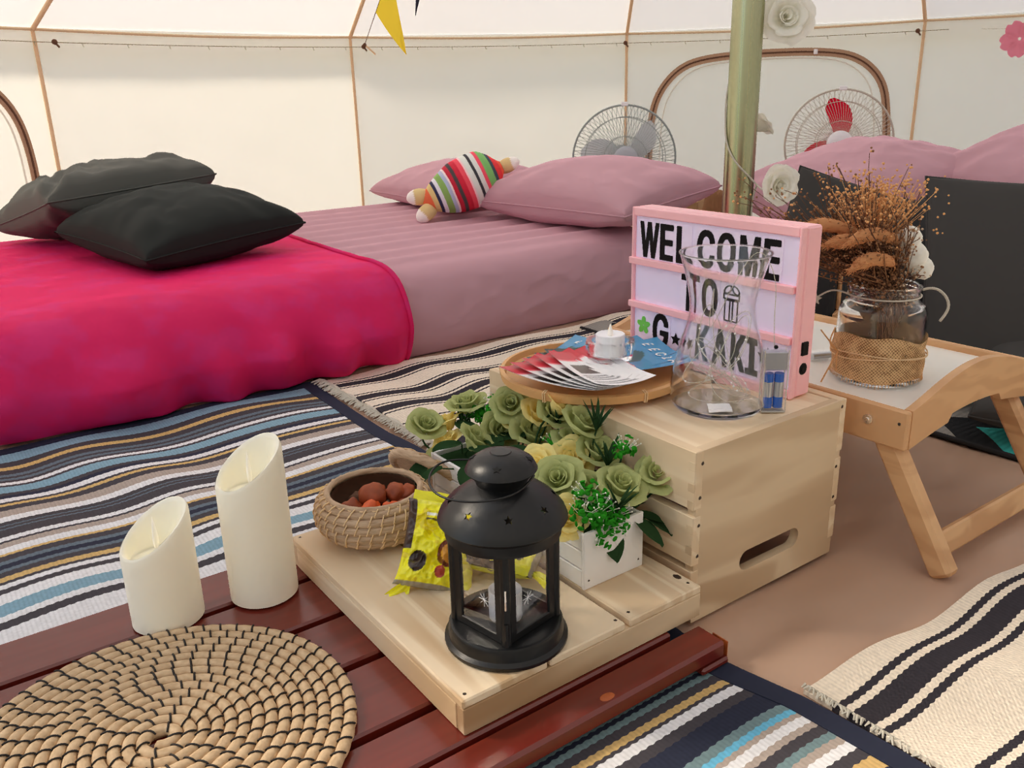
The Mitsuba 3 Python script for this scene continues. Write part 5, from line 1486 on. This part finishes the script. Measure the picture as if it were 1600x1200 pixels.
# dried flowers
db = thing('dried_bouquet', 'bunch of dried brown and orange flowers and cotton standing in the burlap jar', 'dried flowers')
r_ = np.random.default_rng(21)
J = np.array([JX, JY, JZ])
stems, twigs, seeds_o, seeds_p, seeds_d = [], [], [], [], []
lean = np.array([-0.062, 0.062, 0.0])
for k in range(120):
    a, q_ = r_.uniform(0, 2 * PI), math.sqrt(r_.uniform(0, 1))
    foot = J + [0.020 * q_ * math.cos(a + 2.5), 0.020 * q_ * math.sin(a + 2.5), 0.012]
    neck = J + [0.026 * q_ * math.cos(a), 0.026 * q_ * math.sin(a), 0.150]
    sp_ = r_.uniform(0.5, 1.0)
    off_ = 0.085 * q_ * np.array([math.cos(a), math.sin(a), 0]); sr_ = off_ @ np.array([0.81, -0.58, 0])
    off_ = off_ - np.array([0.81, -0.58, 0]) * max(sr_, 0) * 0.55
    tip = J + lean * sp_ * r_.uniform(0.0, 1.7) + off_ + [0, 0, 0.205 + 0.095 * r_.uniform(0, 1) - 0.03 * q_]
    c_ = spline([foot, neck, (neck + tip) / 2 + r_.normal(0, 0.006, 3), tip], 12)
    stems.append(tube(c_, [0.0013] * 5 + [0.0010] * 7, 4))
    for b in range(9):
        t = r_.integers(5, 12)
        base = c_[t]; d = (c_[-1] - c_[4]) * r_.uniform(0.1, 0.3) + r_.normal(0, 0.014, 3)
        e = base + d
        if (e - J) @ np.array([0.81, -0.58, 0]) > 0.085: continue
        twigs.append(tube([base, base + d * 0.5 + r_.normal(0, 0.002, 3), e], 0.0006, 3))
        if (e - J) @ np.array([0.81, -0.58, 0]) > 0.075: continue
        for _ in range(3):
            pp = e + r_.normal(0, 0.004, 3)
            bl_ = ball(r_.uniform(0.0012, 0.0024), 0); bl_.apply_translation(pp)
            side_ = (pp - J) @ np.array([0.86, -0.5, 0])
            (seeds_o if (pp[2] - J[2] > 0.265 and r_.uniform() < 0.45) else seeds_p if (side_ > 0.0 and r_.uniform() < 0.7) else seeds_d).append(bl_)
part('stems', cat(*stems), 'mat_dried_brown', db, smooth=True)
part('twigs', cat(*twigs), 'mat_dried_dark', db)
part('orange_seed_heads', cat(*seeds_o), 'mat_dried_orange', db)
part('pale_seed_heads', cat(*seeds_p), 'mat_dried_pale', db)
part('brown_seed_heads', cat(*seeds_d), 'mat_dried_brown', db)
for n_ in ('stems', 'twigs', 'orange_seed_heads', 'pale_seed_heads', 'brown_seed_heads'):
    labels[f'{db}__{n_}'] = {'label': n_.replace('_', ' '), 'kind': 'stuff'}
# airy orange cloud of tiny flowers at the top
cl_ = []
for _ in range(620):
    d = r_.normal(0, 1, 3)
    pp = J + [-0.020, 0.016, 0.285] + d * [0.034, 0.034, 0.022]
    b_ = ball(r_.uniform(0.0013, 0.0026), 0); b_.apply_translation(pp); cl_.append(b_)
    if _ % 3 == 0:
        cl_.append(tube([pp, pp + (J + [-0.02, 0.02, 0.20] - pp) * r_.uniform(0.3, 0.7)], 0.0005, 3))
part('flower_cloud', cat(*cl_), 'mat_dried_orange', db); labels[db + '__flower_cloud'] = {'label': 'airy cloud of tiny orange flowers', 'kind': 'stuff'}
for pa in ([(-0.02, 0.01, 0.17), (-0.04, 0.03, 0.225), (-0.075, 0.075, 0.250), (-0.115, 0.12, 0.248)], [(-0.01, 0.01, 0.17), (-0.03, 0.02, 0.215), (-0.06, 0.05, 0.228), (-0.10, 0.085, 0.222)], [(0.0, 0.0, 0.17), (-0.01, -0.01, 0.22), (-0.05, 0.02, 0.240), (-0.095, 0.05, 0.226)], [(0.0, 0.0, 0.16), (-0.03, -0.015, 0.195), (-0.062, 0.01, 0.205), (-0.10, 0.035, 0.19)]):
    c_ = spline(np.array(pa) + J + np.linspace(0, 1, 4)[:, None] * np.array([-0.030, -0.050, 0.004]), 26)
    rad = np.interp(np.linspace(0, 1, 26), [0, 0.35, 0.5, 0.8, 1], [0.001, 0.0015, 0.0095, 0.0110, 0.001])
    m = tube(c_, rad, 12); m.vertices += 0.004 * fbm3(m.vertices, 160, 2, 3)[:, None] * np.random.default_rng(1).normal(0, 1, m.vertices.shape)
    hairs = [m]
    for q_ in range(260):
        i_ = r_.integers(9, 25); d_ = r_.normal(0, 1, 3); d_ /= np.linalg.norm(d_)
        b0 = c_[i_] + d_ * rad[i_] * 0.8; tg_ = (c_[min(i_ + 1, 25)] - c_[i_ - 1]); tg_ /= np.linalg.norm(tg_)
        hairs.append(tube([b0, b0 + (d_ * 0.6 + tg_) * r_.uniform(0.004, 0.009)], 0.0005, 3, cap=False))
    part('grass_plume', cat(*hairs), 'mat_plume', db, smooth=True)
for c_, r0 in (((0.030, -0.014, 0.225), 0.019), ((0.036, -0.022, 0.198), 0.021), ((0.048, -0.030, 0.178), 0.018)):
    b = ball(r0, 3); b.vertices *= (1 + 0.35 * fbm3(b.vertices, 90, 3, 4))[:, None]
    part('cotton_boll', xf(b, J + c_), 'mat_cotton', db, smooth=True)

# a clear battery case on the tray table, behind the letter board
bc2 = thing('battery_case', 'small clear battery case lying on the white tray table, left of the jar', 'battery case')
part('case', xf(box(-0.03, 0.03, -0.012, 0.012, 0, 0.016, 0.002), (1.290, 0.862, ZS + 0.0045), rz=-20), 'mat_pane', bc2)
part('battery', xf(lathe([(0, -0.022), (0.006, -0.022), (0.006, 0.022), (0, 0.022)], 16), (1.290, 0.862, ZS + 0.013), ry=90, rz=-20), 'mat_battery_silver', bc2, smooth=40)
wb = thing('storage_box', 'dark box with a wooden edge standing between the light box and the jar', 'box')
part('body', xf(box(-0.085, 0.085, -0.10, 0.10, 0.0, 0.34, 0.01), (1.66, 1.20, 0.022), rz=25), 'mat_black_cloth', wb)
part('wooden_corner', xf(cat(box(-0.086, 0.086, -0.108, -0.1005, 0.18, 0.198, 0.002), box(-0.05, -0.03, -0.108, -0.1005, 0.199, 0.35, 0.002)), (1.66, 1.20, 0.022), rz=25), 'mat_oak', wb)

# ------------------------------------------------------------------ pole and its garland of roses
pl = thing('tent_pole', 'shiny steel centre pole of the tent with a wire of white roses round it', 'pole')
part('tube', lathe([(0.0, 0.0035), (0.036, 0.0035), (0.036, 2.70), (0, 2.70)], 48, (CX, CY, 0)), 'mat_pole', pl, smooth=40)
part('foot', lathe([(0, 0.003), (0.06, 0.003), (0.06, 0.012), (0.045, 0.016), (0.0365, 0.03), (0.0365, 0.03)], 40, (CX, CY, 0)), 'mat_pole', pl, smooth=40)
gd = thing('rose_garland', 'string of white foam roses wound round the steel pole', 'garland')


def on_pole(deg, z, r=0.0385):
    a = math.radians(deg); return (CX + r * math.cos(a), CY + r * math.sin(a), z)


camdeg = math.degrees(math.atan2(-CY, -CX))
gp = [on_pole(camdeg + 30, 1.30), on_pole(camdeg + 70, 1.1), on_pole(camdeg + 100, 0.95), on_pole(camdeg + 190, 0.80), on_pole(camdeg + 270, 0.66), on_pole(camdeg - 80, 0.615), on_pole(camdeg - 55, 0.565), on_pole(camdeg - 10, 0.52), on_pole(camdeg + 35, 0.49), on_pole(camdeg + 60, 0.468, 0.05), (1.66, 1.29, 0.465), (1.64, 1.255, 0.472)]
part('wire', tube(spline(gp, 120), 0.0022, 6), 'mat_cord', gd, smooth=True)
part('wire', tube(spline([on_pole(camdeg + 60, 0.47, 0.05), on_pole(camdeg + 70, 0.44), on_pole(camdeg + 66, 0.38), on_pole(camdeg + 80, 0.33)], 30), 0.0022, 6), 'mat_cord', gd, smooth=True)
right = np.array([math.cos(AZ), -math.sin(AZ), 0])
for k, (p, n, r) in enumerate([((1.762, 1.352, 0.838), (-0.62, -0.72, 0.05), 0.062), ((1.790, 1.43, 0.605), (0.5, -0.2, 0.55), 0.042), ((1.635, 1.240, 0.480), (-0.35, -0.80, -0.05), 0.046)]):
    nn = np.array(n) / np.linalg.norm(n)
    M = frame_to(n, np.array(p) - nn * r * 0.5, 0.8 * k) @ np.diag([r, r, r * 0.9, 1.0])
    rk = part('rose', tube([np.array(p) - nn * r * 0.5, np.array(p) - nn * r * 0.62], r * 0.2, 8), 'mat_rose_white', gd)
    cnt = 0
    for q_, sh in enumerate(ROSE['w'][k % 3]):
        nm = 'bud' if q_ == 0 else ('petal' if q_ == 1 else f'petal_{q_ - 1:03d}')
        d = dict(sh); d['to_world'] = tf(M); scene[f'{rk}__{nm}'] = d
for k, (dx, dz, tw) in enumerate([(-0.055, 0.905, -12), (-0.030, 0.905, 10), (0.036, 0.92, 14), (-0.002, 0.93, 0)]):
    m = leaf_mesh(0.060, 0.026, 0.1)
    M = frame_to((-0.6, -0.77, 0.1), np.array([CX, CY, dz + 0.03]) + right * dx + np.array([-0.6, -0.77, 0]) * 0.045)
    M = M @ rot(0, 0, 180 + tw); M[:3, 3] += [0, 0, 0.006]
    m.apply_transform(M)
    part('leaf', m, 'mat_leaf_dark', gd, smooth=True)

# ------------------------------------------------------------------ bunting and paper blossom
ls = ring(81.3, 0.93, RT - 0.05)
le = np.array([1.85, 3.05, 1.45])
bs = thing('bunting_string', 'thin dark string rising from the clip at the second seam to the roof', 'string')
part('string', tube(spline([ls, ls * 0.5 + le * 0.5 + [0, 0, 0.0], le], 30), 0.0016, 5), 'mat_dried_dark', bs, smooth=True)
part('knot', xf(ball(0.009, 1), ls), 'mat_dried_dark', bs, smooth=True)
part('red_end', tube(spline([ls, ls + [0.02, -0.01, -0.02], ls + [0.045, -0.02, -0.045]], 12), 0.004, 6), 'mat_seam', bs, smooth=True)


def pennant(label, matk, p_lo, p_hi, tip, name='pennant'):
    key = thing(name, label, 'pennant')
    p_lo, p_hi, tip = map(np.asarray, (p_lo, p_hi, tip))
    u = np.linspace(0, 1, 14); v = np.linspace(0, 1, 24)
    Ug, Vg = np.meshgrid(u, v, indexing='ij')
    e0 = p_lo + (p_hi - p_lo) * Ug[..., None]
    base = e0 * (1 - Vg[..., None]) + tip * Vg[..., None]
    base[..., 2] -= 0.012 * np.sin(PI * Vg) * (1 - Ug)
    nrm_ = np.array([-0.6, -0.8, 0])
    base = base + nrm_ * (0.012 * np.sin(Vg * 9 + Ug * 4) * Vg)[..., None]
    part('cloth', gridmesh(base), matk, key, smooth=True)
    return key


def at(px, py, dep):
    return None


f_lo = ls + (le - ls) * 0.24
f_hi = ls + (le - ls) * 0.52
pennant('yellow pennant hanging from the string over the far bed', 'mat_yellow_flag', f_lo, f_hi, np.array([2.06, 3.62, 0.862]))
pennant('navy pennant whose tip hangs into the top of the picture', 'mat_navy', (1.93, 3.25, 1.30), (1.99, 3.19, 1.33), np.array([1.925, 3.29, 0.995]))
bp = thing('paper_blossom', 'pink paper cherry blossom hanging from the cord at the right edge', 'paper flower')
bc_ = np.array([4.03, 1.90, 0.850])
nb_ = np.array([CX, CY, 0.80]) - bc_; nb_ = nb_ / np.linalg.norm(nb_)
Mb = frame_to(nb_, bc_, 0.2)
for k in range(5):
    u = np.linspace(0, 2 * PI, 40)
    xx = 0.036 * np.sin(u); yy = 0.042 - 0.036 * np.cos(u)
    notch = np.abs(u - PI) < 0.35
    yy = yy - notch * 0.012 * (1 - np.abs(u - PI) / 0.35)
    m = prism(Polygon(np.stack([xx, yy], 1)).buffer(0), 0.002)
    m.apply_transform(Mb @ rot(6, 0, 72 * k + 20))
    part('petal', m, 'mat_blossom', bp)
part('thread', tube([bc_ + [0, 0, 0.04], ring(17.0, 0.913, RT - 0.03)], 0.0012, 5), 'mat_cord', bp)

# ------------------------------------------------------------------ striped soft toy
toy = thing('striped_soft_toy', 'knitted soft toy in bright stripes leaning on the mauve pillows of the air bed', 'soft toy')
tA, tB = np.array([1.628, 2.800, 0.312]), np.array([1.900, 2.685, 0.430])
axis = tB - tA; Lt = np.linalg.norm(axis)
n_s, n_a = 150, 40
t = np.linspace(0, 1, n_s)
prof = np.interp(t, [0, 0.02, 0.10, 0.25, 0.42, 0.62, 0.78, 0.90, 0.97, 1.0], [0.0, 0.025, 0.054, 0.084, 0.108, 0.116, 0.108, 0.074, 0.038, 0.022])
from scipy.ndimage import gaussian_filter1d
prof = gaussian_filter1d(prof, 3, mode='nearest'); prof[0] = 0.004
M = frame_to(axis, tA)
a = np.arange(n_a) * 2 * PI / n_a
P = np.stack([prof[:, None] * np.cos(a), prof[:, None] * np.sin(a) * 0.86, np.broadcast_to((t * Lt)[:, None], (n_s, n_a))], -1)
P += (0.004 * fbm3(P, 22, 2, 3))[..., None]
V = P.reshape(-1, 3) @ M[:3, :3].T + M[:3, 3]
bands = [(0.10, S(226, 108, 70)), (0.15, S(216, 190, 130)), (0.185, S(44, 46, 80)), (0.225, S(226, 226, 238)), (0.29, S(136, 176, 96)), (0.335, S(176, 188, 216)), (0.355, S(240, 220, 222)), (0.40, S(190, 34, 58)), (0.44, S(76, 66, 68)), (0.50, S(206, 34, 60)), (0.555, S(236, 78, 96)), (0.575, S(246, 204, 210)), (0.635, S(222, 226, 220)), (0.665, S(58, 58, 64)), (0.72, S(220, 222, 218)), (0.765, S(238, 84, 104)), (0.85, S(124, 184, 106)), (0.89, S(60, 72, 86)), (0.965, S(226, 48, 54)), (1.01, S(236, 88, 60))]
cols = np.array([next(c for e, c in bands if tt_ <= e) for tt_ in t])
cols = np.repeat(cols, n_a, 0)
m = gridmesh(P, wrap_v=True)
m = tm(V, m.faces)
part('body', m, 'mat_vertex_cloth', toy, smooth=True, color=cols)


def nub(c, r, d, l):
    b = ball(1.0, 3); v = b.vertices * [r, r, l]
    b.vertices = v
    cz = np.where((v[:, 2] / l > 0.35)[:, None], np.array(S(246, 240, 236)), np.array(S(220, 196, 140)))
    b.apply_transform(frame_to(d, c))
    return b, cz


ax = axis / Lt
sd_ = np.cross(ax, [0, 0, 1]); sd_ /= np.linalg.norm(sd_)
sf = rt - ax * (rt @ ax); sf /= np.linalg.norm(sf)
for k, s in enumerate((-1, 1)):
    b, cz = nub(tA - ax * 0.006 + sf * (s * 0.034 + 0.006) + [0, 0, 0.004], 0.030, -ax + sf * s * 0.3, 0.046)
    part('foot', b, 'mat_vertex_cloth', toy, smooth=True, color=cz)
b, cz = nub(tB + ax * 0.025 - [0, 0, 0.004], 0.027, ax + sd_ * 0.15, 0.048)
part('tail', b, 'mat_vertex_cloth', toy, smooth=True, color=cz)


# ------------------------------------------------------------------ two fans
def fan(label, c, facing, R, blade_mat, wire_mat, hub_mat, bl0):
    key = thing('electric_fan', label, 'fan')
    M = frame_to(facing, c)
    def ad(name, m, mt, sm=True):
        m = m.copy(); m.apply_transform(M); return part(name, m, mt, key, smooth=sm)
    a = np.linspace(0, 2 * PI, 60, endpoint=False)
    ad('rim', tube(np.stack([R * np.cos(a), R * np.sin(a), 0 * a], 1), 0.004, 8, closed=True), wire_mat)
    for side, nm in ((1, 'front_grille'), (-1, 'rear_grille')):
        ms = []
        for k in range(88 if side == 1 else 60):
            an = k * 2 * PI / (88 if side == 1 else 60)
            rr_ = np.linspace(0.045, R, 9)
            zz = side * (0.045 * np.sqrt(np.clip(1 - (rr_ / R) ** 2.6, 0, 1)) + 0.002)
            tw = an + side * 0.18 * (rr_ / R)
            ms.append(tube(np.stack([rr_ * np.cos(tw), rr_ * np.sin(tw), zz], 1), 0.0009, 4, cap=False))
        for q_ in (0.42, 0.78):
            rr_ = R * q_
            ms.append(tube(np.stack([rr_ * np.cos(a), rr_ * np.sin(a), 0 * a + side * (0.045 * math.sqrt(1 - q_ ** 2.6) + 0.002)], 1), 0.0014, 4, closed=True))
        ad(nm, cat(*ms), wire_mat)
    ad('hub_badge', lathe([(0, 0.056), (0.030, 0.055), (0.045, 0.051), (0.050, 0.046), (0.048, 0.042), (0, 0.042)], 36), hub_mat)
    ad('blade_hub', lathe([(0, 0.022), (0.03, 0.020), (0.036, 0.006), (0.034, -0.02), (0, -0.02)], 30), hub_mat)
    for k in range(3):
        an = bl0 + k * 2 * PI / 3
        u = np.linspace(0, 1, 16); v = np.linspace(-1, 1, 9)
        Ug, Vg = np.meshgrid(u, v, indexing='ij')
        rr_ = 0.034 + (R * 0.86 - 0.034) * Ug
        half = 0.030 + 0.030 * np.sin(PI * np.clip(Ug * 0.85, 0, 1)) - 0.030 * np.clip(Ug - 0.8, 0, 1) * 5
        sweep = 0.35 * Ug ** 1.5
        th_ = an + sweep + Vg * half / rr_ * 0.8
        zz = 0.006 + 0.016 * Vg * (1 - 0.3 * Ug)
        ad('blade', gridmesh(np.stack([rr_ * np.cos(th_), rr_ * np.sin(th_), zz], -1)), blade_mat)
    ad('motor', lathe([(0, -0.05), (0.040, -0.052), (0.052, -0.062), (0.055, -0.10), (0.046, -0.15), (0.02, -0.165), (0, -0.166)], 36), hub_mat)
    ad('badge_mark', cat(xf(box(-0.018, -0.010, -0.004, 0.004, 0.0558, 0.0566, 0.0002)), xf(box(-0.006, 0.016, -0.0025, 0.0025, 0.0555, 0.0563, 0.0002))), 'mat_dried_dark', False)
    ad('clip', box(-0.014, 0.014, R - 0.004, R + 0.012, -0.008, 0.008, 0.002), 'mat_white_plastic', False)
    mp = (M @ [0, 0, -0.10, 1])[:3]
    part('column', tube([(mp[0], mp[1], 0.03), (mp[0], mp[1], mp[2] - 0.035)], [0.022, 0.018], 20), hub_mat, key, smooth=40)
    part('foot', lathe([(0, 0.004), (0.15, 0.004), (0.152, 0.012), (0.13, 0.022), (0.04, 0.034), (0.02, 0.045), (0, 0.045)], 48, (mp[0], mp[1], 0)), hub_mat, key, smooth=40)


fan('grey table fan with translucent grey blades behind the mauve pillow', (2.485, 2.651, 0.425), (-0.58, -0.80, 0.06), 0.207, 'mat_fan_blade', 'mat_fan_wire', 'mat_fan_grey', 0.55)
fan('white table fan with red blades behind the second bed', (3.113, 2.10, 0.468), (-0.72, -0.62, 0.02), 0.202, 'mat_fan_red', 'mat_cord', 'mat_white_plastic', 1.45)

# small things on the floor behind the pillows
cbx = thing('cardboard_box', 'cardboard flap showing just beside the right side of the grey fan', 'cardboard box')
part('body', xf(box(-0.09, 0.09, -0.07, 0.07, 0.004, 0.20, 0.003), (3.057, 2.83, 0), rz=30), 'mat_cardboard', cbx)
part('flap', xf(tm([(-0.09, -0.07, 0.20), (0.09, -0.07, 0.20), (0.05, -0.10, 0.285), (-0.02, -0.10, 0.30)], [[0, 1, 2, 3]]), (3.057, 2.83, 0), rz=30), 'mat_cardboard', cbx)
cc_ = thing('coiled_cable', 'loop of pale cable and brown bundle on the floor left of the pole', 'cable')
part('bundle', xf(lathe([(0, 0.005), (0.07, 0.005), (0.075, 0.10), (0.05, 0.235), (0.02, 0.262), (0, 0.265)], 24), (2.996, 2.602, 0.0)), 'mat_dried_brown', cc_, smooth=True)
a = np.linspace(0, 2 * PI, 40, endpoint=False)
part('loop', tube(np.stack([2.93 + 0.045 * np.cos(a), 2.66 - 0.02 * np.cos(a), 0.25 + 0.03 * np.sin(a)], 1), 0.004, 6, closed=True), 'mat_cord', cc_, smooth=True)


# ------------------------------------------------------------------ labels of look-alikes: told apart by their order across the picture
def across(key):
    ks = [k for k in scene if k.startswith(key + '__')] or [key]
    v = np.vstack([meshkit.WRITTEN[scene[k]['filename']][0] @ (np.array(scene[k]['to_world'].matrix)[:3, :3].T if 'to_world' in scene[k] else np.eye(3)) + (np.array(scene[k]['to_world'].matrix)[:3, 3] if 'to_world' in scene[k] else 0) for k in ks if '__stem' not in k])
    c = (v.min(0) + v.max(0)) / 2 - [0, 0, CAM_Z]
    return float((c @ rt) / (c @ fw))


ORDINAL = ['leftmost', 'second', 'third', 'fourth', 'fifth', 'sixth', 'seventh', 'eighth', 'ninth', 'tenth', 'eleventh', 'twelfth', 'thirteenth', 'fourteenth', 'fifteenth', 'sixteenth', 'seventeenth', 'eighteenth', 'nineteenth', 'twentieth', 'twenty-first', 'twenty-second', 'twenty-third', 'twenty-fourth', 'twenty-fifth', 'twenty-sixth', 'twenty-seventh', 'twenty-eighth', 'twenty-ninth', 'thirtieth', 'thirty-first', 'thirty-second', 'thirty-third', 'thirty-fourth', 'thirty-fifth']
by_label = {}
for k, e in labels.items():
    if 'category' in e:
        by_label.setdefault(e['label'], []).append(k)
for lab, ks in by_label.items():
    if len(ks) > 1:
        for i, k in enumerate(sorted(ks, key=across)):
            labels[k]['label'] = f'{lab}, ' + ('leftmost' if i == 0 else 'rightmost' if i == len(ks) - 1 else f'{ORDINAL[i]} from the left') + ' of these'
